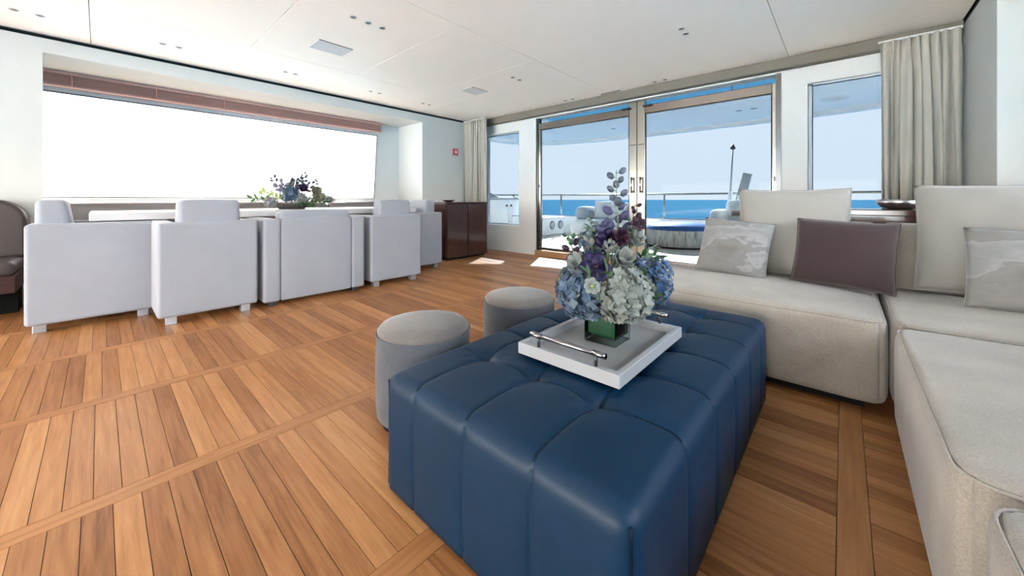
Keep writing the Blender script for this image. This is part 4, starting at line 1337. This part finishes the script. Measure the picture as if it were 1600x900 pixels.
sprig('green leaves between the two large hydrangeas', vfoot(22), Vector((-0.5737, 1.1107, 0.5183)), Vector((-0.5435, 1.0438, 0.6570)), 'leaf_green', 23, 12, 0.04, 0.018)
sprig('green leaves under the blue hydrangea at the right', vfoot(23), Vector((-0.4999, 1.1903, 0.5154)), Vector((-0.4531, 1.1785, 0.5781)), 'leaf_green', 24, 12, 0.045, 0.016)
sprig('grey-green leaves in the middle of the bouquet behind the buds', vfoot(24), Vector((-0.6080, 1.2008, 0.6271)), Vector((-0.5844, 1.1682, 0.7392)), 'leaf_grey', 25, 12, 0.05, 0.02)
sprig('lime green leaf tip at the far left of the bouquet', vfoot(25), Vector((-0.6811, 1.1084, 0.5755)), Vector((-0.7086, 1.0435, 0.6213)), 'leaf_lime', 26, 3, 0.035, 0.02)

sprig('green leaves beneath the purple orchid', vfoot(26), Vector((-0.6177, 1.0846, 0.5787)), Vector((-0.5772, 0.9867, 0.6510)), 'leaf_green', 27, 9, 0.035, 0.018)
sprig('upright grey-green leaves behind the violet delphinium', vfoot(27), Vector((-0.6248, 1.1858, 0.6721)), Vector((-0.6365, 1.1753, 0.7800)), 'leaf_grey', 28, 10, 0.035, 0.014)
bell_spike('pale green bell sprig rising left of the violet delphinium', vfoot(28), Vector((-0.6481, 1.1380, 0.7083)), Vector((-0.6498, 1.1365, 0.8036)), ['petal_white', 'leaf_grey', 'leaf_grey'], 29, 11, 0.017, 'bell_sprig')
sprig('dark leaves under the right burgundy flower', vfoot(29), Vector((-0.5320, 1.1883, 0.6169)), Vector((-0.4841, 1.2044, 0.6948)), 'leaf_green', 30, 10, 0.040, 0.018)

# ------------------------------------------------------------------ low arrangement on the dining table
GX, GY, GZ = -4.40, 1.38, 0.772
G = 'flowers on the dining table'
t = thing('flower_bowl', 'low dark bowl under the flowers on the dining table', 'bowl', (GX, GY, GZ))
obj('bowl_body', lathe(B(), [(0, 0), (0.08, 0), (0.10, 0.02), (0.105, 0.05), (0.098, 0.05), (0.09, 0.025), (0, 0.02)], (GX, GY, GZ), 28, 1.0, 1.5), 'bench_leather', t)
def tf(k):
    return (GX + 0.04 * math.cos(k * 2.4), GY + 0.10 * math.sin(k * 2.4), GZ + 0.022)
def tp_(dy, dz, dx=0.0):
    return Vector((GX + dx, GY + dy, GZ + dz))
hydrangea('blue hydrangea in the middle of the dining table flowers', tp_(-0.04, 0.16, 0.08), 0.105, ['petal_blue', 'petal_pale_blue'], tf(0), 31, 110, 0.95, G)
hydrangea('pale green-white hydrangea low in the dining table flowers', tp_(0.05, 0.11, 0.14), 0.070, ['petal_white'], tf(1), 32, 80, 0.9, G)
hydrangea('cream hydrangea right of the blue one on the dining table', tp_(0.24, 0.13, 0.08), 0.085, ['petal_cream'], tf(2), 33, 90, 0.85, G)
hydrangea('pinkish-white bloom cluster at the left of the dining table flowers', tp_(-0.23, 0.075, 0.1), 0.065, ['petal_white', 'petal_mauve'], tf(3), 34, 80, 0.85, G)
hydrangea('lilac-white blossom cluster at the far right of the dining table flowers', tp_(0.37, 0.10, 0.04), 0.06, ['petal_white', 'petal_mauve'], tf(4), 35, 80, 0.8, G)
bloom('purple bloom at the centre of the dining table flowers', tp_(0.06, 0.215, 0.12), (0.7, 0, 0.6), 0.055, 'petal_purple', tf(5), 36, 6, 0.2, 'petal_burgundy', 'orchid', G)
bloom('large cream anthurium-like bloom on the right of the dining table flowers', tp_(0.19, 0.185, 0.12), (0.9, 0.1, 0.3), 0.06, 'petal_cream', tf(6), 37, 6, 0.4, 'petal_cream', 'cream_bloom', G, layers=2)
bell_spike('tall dusky sprig at the top of the dining table flowers', tf(7), tp_(0.06, 0.20), tp_(0.13, 0.385), ['petal_mauve', 'bud_grey', 'leaf_grey'], 38, 15, 0.030, 'dusky_sprig', G)
bell_spike('dusky sprig leaning right in the dining table flowers', tf(8), tp_(0.10, 0.20), tp_(0.26, 0.31), ['petal_mauve', 'petal_lilac', 'bud_grey'], 39, 13, 0.028, 'dusky_sprig', G)
bell_spike('dusky sprig leaning left in the dining table flowers', tf(9), tp_(-0.06, 0.20), tp_(-0.19, 0.33), ['petal_mauve', 'petal_mauve', 'bud_grey'], 40, 13, 0.032, 'dusky_sprig', G)
bell_spike('upright grey-green sprig in the middle of the dining table flowers', tf(10), tp_(0.0, 0.20), tp_(0.03, 0.33), ['leaf_grey', 'bud_grey'], 41, 14, 0.030, 'dusky_sprig', G)
sprig('lime green leafy sprig at the left of the dining table flowers', tf(11), tp_(-0.10, 0.10, 0.05), tp_(-0.30, 0.19, 0.05), 'leaf_lime', 42, 14, 0.075, 0.035, group=G)
sprig('green leaves reaching far left over the table from the flowers', tf(12), tp_(-0.18, 0.08, 0.05), tp_(-0.38, 0.11, 0.05), 'leaf_green', 43, 9, 0.075, 0.03, group=G)
sprig('dark green leaves at the front foot of the dining table flowers', tf(13), tp_(0.0, 0.06, 0.12), tp_(0.16, 0.05, 0.17), 'leaf_green', 44, 14, 0.07, 0.03, group=G)
sprig('dark green leaves under the cream bloom on the dining table', tf(14), tp_(0.12, 0.07, 0.08), tp_(0.34, 0.06, 0.10), 'leaf_green', 45, 12, 0.065, 0.026, group=G)

# ------------------------------------------------------------------ aft deck, overhang, sea
def stern_outline(off, y_start, n_=40, half=4.03):
    """deck edge in plan: sides parallel to the centre line, rounded quarters, gently curved stern"""
    pts = []
    a, yb_, yt = half - off, 5.6, 7.95 - off
    for k in range(n_ + 1):
        th = math.pi * k / n_
        cx, sy = math.cos(th), math.sin(th)
        ex = 2 / 3.4
        pts.append((XC + a * math.copysign(abs(cx) ** ex, cx), yb_ + (yt - yb_) * abs(sy) ** ex))
    return [(XC + a, y_start)] + pts + [(XC - a, y_start)]
DK = 0.075
setting('floor_deck', prism(B(), stern_outline(0.0, YA + TH - 0.02), DK - 0.25, DK), 'teak_deck', 'pale teak aft deck outside the doors')
setting('ceiling_overhang', prism(B(), stern_outline(0.0, YA + 0.12), 2.30, 2.46), 'gelcoat', 'white deckhead overhanging the aft deck')
setting('trim_6', bx(D0, D1, YA + TH, YA + 0.62, 2.175, 2.30), 'mirror_steel', 'mirror-polished soffit outside above the doors')
setting('roof', bx(XWL - 1.2, XWR + 1.2, YF - 0.15, YA + 0.12, CZ + 0.12, 2.46), 'gelcoat', 'upper deck slab above the saloon, eaves widened to block sun')  # unseen side eaves widened to keep direct sun out of the port window
for nm, xa, xb, lb in (('floor_added_port_deck', XWL - 1.55, XWL - 0.12, 'brown side deck added outside the port windows to bounce light'), ('floor_added_starboard_deck', XWR + 0.12, XWR + 1.55, 'brown side deck added outside the starboard windows to bounce light')):  # unseen decks added so light bounces in at the side windows
    setting(nm, bx(xa, xb, YF - 0.3, YA - 0.3, 0.30, 0.42), 'teak_side', lb)
setting('floor_added_foredeck', bx(XWL - 0.6, XWR + 0.6, YF - 13.0, YF - 0.4, -0.2, 0.30), 'gelcoat', 'white foredeck slab added to bounce sun through the forward windows')  # unseen slab added to bounce sun onto the ceiling and sofa fronts
# fascia lip under the overhang's edge
fo, fi = stern_outline(0.0, YA + 0.5), stern_outline(0.10, YA + 0.5)
fb = B()
for i in range(len(fo) - 1):
    for (pa, pb, z0, z1) in ((fo[i], fo[i + 1], 2.23, 2.30), (fi[i + 1], fi[i], 2.23, 2.30)):
        fb.faces.new([fb.verts.new(q) for q in ((pa[0], pa[1], z0), (pb[0], pb[1], z0), (pb[0], pb[1], z1), (pa[0], pa[1], z1))])
    fb.faces.new([fb.verts.new((q[0], q[1], 2.23)) for q in (fo[i], fo[i + 1], fi[i + 1], fi[i])])
setting('trim_7', fb, 'gelcoat', 'white fascia lip along the overhang edge')
# bulwark all round the deck
bo, bi = stern_outline(0.02, YA + 0.9), stern_outline(0.20, YA + 0.9)
bw = B()
for i in range(len(bo) - 1):
    for (pa, pb) in ((bo[i], bo[i + 1]), (bi[i + 1], bi[i])):
        bw.faces.new([bw.verts.new(q) for q in ((pa[0], pa[1], DK), (pb[0], pb[1], DK), (pb[0], pb[1], 0.48), (pa[0], pa[1], 0.48))])
    bw.faces.new([bw.verts.new((q[0], q[1], 0.48)) for q in (bo[i], bo[i + 1], bi[i + 1], bi[i])])
setting('wall_bulwark', bw, 'gelcoat', 'low white bulwark round the aft deck')
setting('trim_8', tube(B(), [(q[0], q[1], 0.485) for q in bi], 0.010, 6), 'cowl_grey', 'dark line along the bulwark top')

t = thing('deck_railing', 'polished steel railing with thin posts round the aft deck', 'railing', (XC, 7.84, 0.48))
rl = stern_outline(0.11, YA + 0.9)
obj('top_rail', tube(B(), [(q[0], q[1], 0.985) for q in rl], 0.020, 8), 'polished_steel', t)
tot = [0.0]
for i in range(1, len(rl)):
    tot.append(tot[-1] + math.hypot(rl[i][0] - rl[i - 1][0], rl[i][1] - rl[i - 1][1]))
def along(s):
    for i in range(1, len(rl)):
        if tot[i] >= s:
            f_ = (s - tot[i - 1]) / max(1e-9, tot[i] - tot[i - 1])
            return (rl[i - 1][0] + (rl[i][0] - rl[i - 1][0]) * f_, rl[i - 1][1] + (rl[i][1] - rl[i - 1][1]) * f_)
    return rl[-1]
n_post = 9
for k in range(n_post + 1):
    x, y = along(tot[-1] * (k + 0.03) / (n_post + 0.06))
    obj('post', tube(B(), [(x, y, 0.47), (x, y, 0.985)], 0.020, 8), 'polished_steel', t)

# white locker with two round ports on the port quarter
t = thing('quarter_locker', 'white deck locker with two round ports, seen through the left glass door', 'locker', (-5.15, 6.85, DK))
obj('locker_body', bx(-5.45, -4.85, 6.45, 7.26, DK, 0.485, 0.03, 3), 'gelcoat', t, wnrm=True)
for yy in (6.76, 7.08):
    p = obj('round_port', lathe(B(), [(0.095, -0.006), (0.088, 0.008), (0.075, 0.010)], (0, 0, 0), 28), 'brushed_steel', t)
    p.rotation_euler = (0, R(90), 0)
    p.location = Vector((-4.846, yy, 0.30)) - Vector(t.location)
    p.data.transform(Matrix.Translation(Vector(t.location)))
    d_ = obj('port_disc', lathe(B(), [(0, 0.003), (0.08, 0.003)], (0, 0, 0), 28), 'deck_cushion_grey', p)
    d_.data.transform(Matrix.Translation(total_offset(p)))

# port gate with latches and the grey cowling beyond the narrow window
t = thing('boarding_gate', 'white boarding gate with two small latches beyond the narrow left window', 'gate', (-5.92, 6.15, DK))
obj('gate_panel', bx(-5.95, -5.91, 5.45, 6.464, DK, 0.87, 0.008, 2), 'gelcoat', t, smooth=False)
obj('gate_panel', bx(-5.95, -5.91, 6.476, 6.85, DK, 0.87, 0.008, 2), 'gelcoat', t, smooth=False)
obj('cap_rail', bx(-6.0, -5.88, 5.0, 6.85, 0.87, 0.925, 0.008, 2), 'crane_grey', t, smooth=False)
for yy in (6.40, 6.56):
    obj('latch', tube(B(), [(-5.91, yy, 0.73), (-5.885, yy, 0.73)], 0.022, 14), 'dark_metal', t)
t = thing('wing_cowling', 'grey sloping cowling above the boarding gate, cut by the left curtain', 'cowling', (-5.94, 5.5, 0.925))
cw = B()
pr = [(5.00, 0.93), (6.10, 0.93), (5.98, 0.97), (5.35, 1.22), (5.00, 1.22)]
lo = [cw.verts.new((-6.02, a, z_)) for a, z_ in pr]
hi = [cw.verts.new((-5.86, a, z_)) for a, z_ in pr]
cw.faces.new(lo); cw.faces.new(list(reversed(hi)))
for k in range(5):
    cw.faces.new((lo[k], hi[k], hi[(k + 1) % 5], lo[(k + 1) % 5]))
bmesh.ops.recalc_face_normals(cw, faces=cw.faces)
bmesh.ops.bevel(cw, geom=cw.edges[:], offset=0.012, segments=2, profile=0.5, affect='EDGES')
obj('cowl_shell', cw, 'cowl_grey', t, wnrm=True)
obj('cowl_foot', bx(-6.0, -5.88, 5.05, 5.9, 0.925, 0.94), 'crane_grey', t, smooth=False)

# white deck sofa with loose cushions
sx0, sx1, sy0, sy1 = -4.30, -2.95, 6.55, 7.35
t = thing('deck_sofa', 'white rounded outdoor sofa on the aft deck behind the bouquet', 'sofa', ((sx0 + sx1) / 2, 6.95, DK))
obj('plinth', bx(sx0 + 0.15, sx1 - 0.1, sy0 + 0.15, sy1 - 0.1, DK, DK + 0.05), 'dark_base_and_shade', t, smooth=False)
obj('seat_shell', soft_block(B(), (sx0, sy0, DK + 0.04), (sx1, sy1, 0.46), 0.15, 0.02, 0.01, 10), 'deck_cushion', t)
obj('arm_roll', soft_block(B(), (sx0 + 0.03, 6.72, 0.44), (sx0 + 0.34, 7.28, 0.72), 0.12, 0.01, 0.01, 8), 'deck_cushion_grey', t)
obj('backrest', soft_block(B(), (sx0 + 0.3, 7.16, 0.44), (sx1, 7.34, 0.78), 0.08, 0.01, 0.01, 8), 'deck_cushion', t)
for lb, x, y, w, h, mt, rz in (('tall white cushion on the deck sofa beside its arm', -3.72, 7.0, 0.44, 0.40, 'deck_cushion', 8), ('smaller cream cushion on the deck sofa', -3.38, 6.90, 0.38, 0.34, 'deck_cushion', -6), ('pale cushion at the right of the deck sofa behind the delphinium', -3.06, 6.98, 0.40, 0.36, 'deck_cushion', 4)):
    c_ = thing('deck_cushion', lb, 'cushion', (0, 0, 0), 'cushions on the deck sofa')
    bm, rim = pillow(B(), w, h, 0.16, 14, 0.03, 0.003, x)
    obj('cover', bm, mt, c_)
    obj('edge_seam', loop_tube(B(), rim, 0.004), mt, c_)
    c_.location = (x, y, 0.465)
    c_.rotation_euler = (R(-16), 0, R(rz))

# round deck table
TCX, TCY, TR = -2.10, 6.62, 0.52
t = thing('deck_coffee_table', 'round low drum table with streaked whitish side and blue top on the deck', 'table', (TCX, TCY, DK))
obj('plinth', lathe(B(), [(0, 0), (TR - 0.05, 0), (TR - 0.05, 0.03), (0, 0.03)], (TCX, TCY, DK), 48), 'dark_base_and_shade', t)
obj('drum', lathe(B(), [(TR - 0.02, 0.028), (TR, 0.04), (TR, 0.295)], (TCX, TCY, DK), 64), 'washed_wood', t)
obj('tabletop', lathe(B(), [(TR, 0.295), (TR - 0.015, 0.33), (TR - 0.08, 0.37), (TR * 0.55, 0.405), (0, 0.415)], (TCX, TCY, DK), 64), 'table_blue', t)

# white tub chair on the deck
ccx, ccy = -1.22, 7.08
t = thing('deck_armchair', 'white outdoor tub chair on the aft deck above the patterned cushion', 'armchair', (ccx, ccy, DK))
obj('seat', soft_block(B(), (ccx - 0.33, ccy - 0.36, DK + 0.03), (ccx + 0.33, ccy + 0.30, 0.46), 0.08, 0.01, 0.02, 8), 'deck_cushion', t)
obj('arm', soft_block(B(), (ccx - 0.43, ccy - 0.38, DK + 0.03), (ccx - 0.25, ccy + 0.32, 0.70), 0.07, 0.01, 0.01, 8), 'deck_cushion', t)
obj('arm', soft_block(B(), (ccx + 0.25, ccy - 0.38, DK + 0.03), (ccx + 0.43, ccy + 0.32, 0.70), 0.07, 0.01, 0.01, 8), 'deck_cushion', t)
bk = soft_block(B(), (ccx - 0.30, ccy + 0.14, 0.44), (ccx + 0.30, ccy + 0.34, 0.86), 0.08, 0.01, 0.01, 8)
obj('backrest', bk, 'deck_cushion', t)
obj('back_slats', bx(ccx - 0.20, ccx + 0.22, ccy + 0.10, ccy + 0.15, 0.60, 0.68, 0.01, 2), 'dark_metal', t, smooth=False)
for s1_ in (-1, 1):
    for s2_ in (-1, 1):
        obj('foot', bx(ccx + s1_ * 0.3 - 0.03, ccx + s1_ * 0.3 + 0.03, ccy + s2_ * 0.26 - 0.03, ccy + s2_ * 0.26 + 0.03, DK, DK + 0.04), 'dark_metal', t, smooth=False)

# stern light pole and folded passerelle
t = thing('stern_light_pole', 'thin pole with dark lamp head standing at the stern rail', 'pole', (-1.52, 7.60, DK))
obj('pole_base', lathe(B(), [(0.07, 0), (0.06, 0.60), (0.035, 0.93), (0.02, 0.95)], (-1.52, 7.60, DK), 20), 'gelcoat', t)
obj('pole', tube(B(), [(-1.52, 7.60, 1.0), (-1.48, 7.60, 1.77)], [0.016, 0.013], 8), 'crane_grey', t)
obj('lamp_head', lathe(B(), [(0, 0), (0.035, 0.005), (0.045, 0.03), (0.025, 0.06), (0.012, 0.10), (0, 0.10)], (-1.48, 7.60, 1.77), 16), 'dark_metal', t)
t = thing('folded_gangway', 'grey gangway board folded upright at the stern beside the lamp pole', 'gangway', (-1.30, 7.58, DK))
gw = B()
box(gw, -0.07, 0.07, -0.03, 0.03, 0.40, 0.90, 0.01, 2, Matrix.Translation((-1.47, 7.60, 0.46)) @ Matrix.Rotation(R(14), 4, 'Y'))
obj('board', gw, 'crane_grey', t, wnrm=True)
obj('bracket', bx(-1.40, -1.20, 7.52, 7.68, DK, 0.96, 0.03, 3), 'gelcoat', t, wnrm=True)

# speaker and spots in the overhang
t = thing('overhang_speaker', 'round grey speaker grille in the deckhead outside the right-hand window', 'speaker', (-0.09, 6.95, 2.30))
obj('speaker_rim', lathe(B(), [(0.15, 0.0), (0.15, -0.012), (0.135, -0.014), (0.13, 0.0)], (-0.09, 6.95, 2.30), 40), 'gelcoat', t)
obj('speaker_mesh', lathe(B(), [(0, -0.006), (0.132, -0.006)], (-0.09, 6.95, 2.30), 40), 'grille_grey', t)
for x, y, lb in ((-1.25, 6.85, 'left small spotlight in the deckhead beyond the right glass door'), (-1.05, 6.85, 'right small spotlight in the deckhead beyond the right glass door'), (-3.45, 6.9, 'small spotlight in the deckhead beyond the left glass door')):
    t = thing('deckhead_spotlight', lb, 'spotlight', (x, y, 2.30), 'spotlights in the deckhead')
    obj('trim_ring', lathe(B(), [(0.045, 0.0), (0.045, -0.005), (0.035, -0.006), (0.033, 0.0)], (x, y, 2.30), 20), 'spot_ring', t)
    obj('lens', lathe(B(), [(0, -0.002), (0.035, -0.002)], (x, y, 2.30), 20), 'spot_dark', t)

# sea to the horizon
sea = B()
vv = [sea.verts.new(p) for p in ((-9000, -9000, -3.5), (9000, -9000, -3.5), (9000, 9000, -3.5), (-9000, 9000, -3.5))]
sea.faces.new(vv)
tag(obj('sea', sea, 'sea_water', None, smooth=False), 'blue sea reaching to the horizon behind the deck', 'sea', kind='stuff')
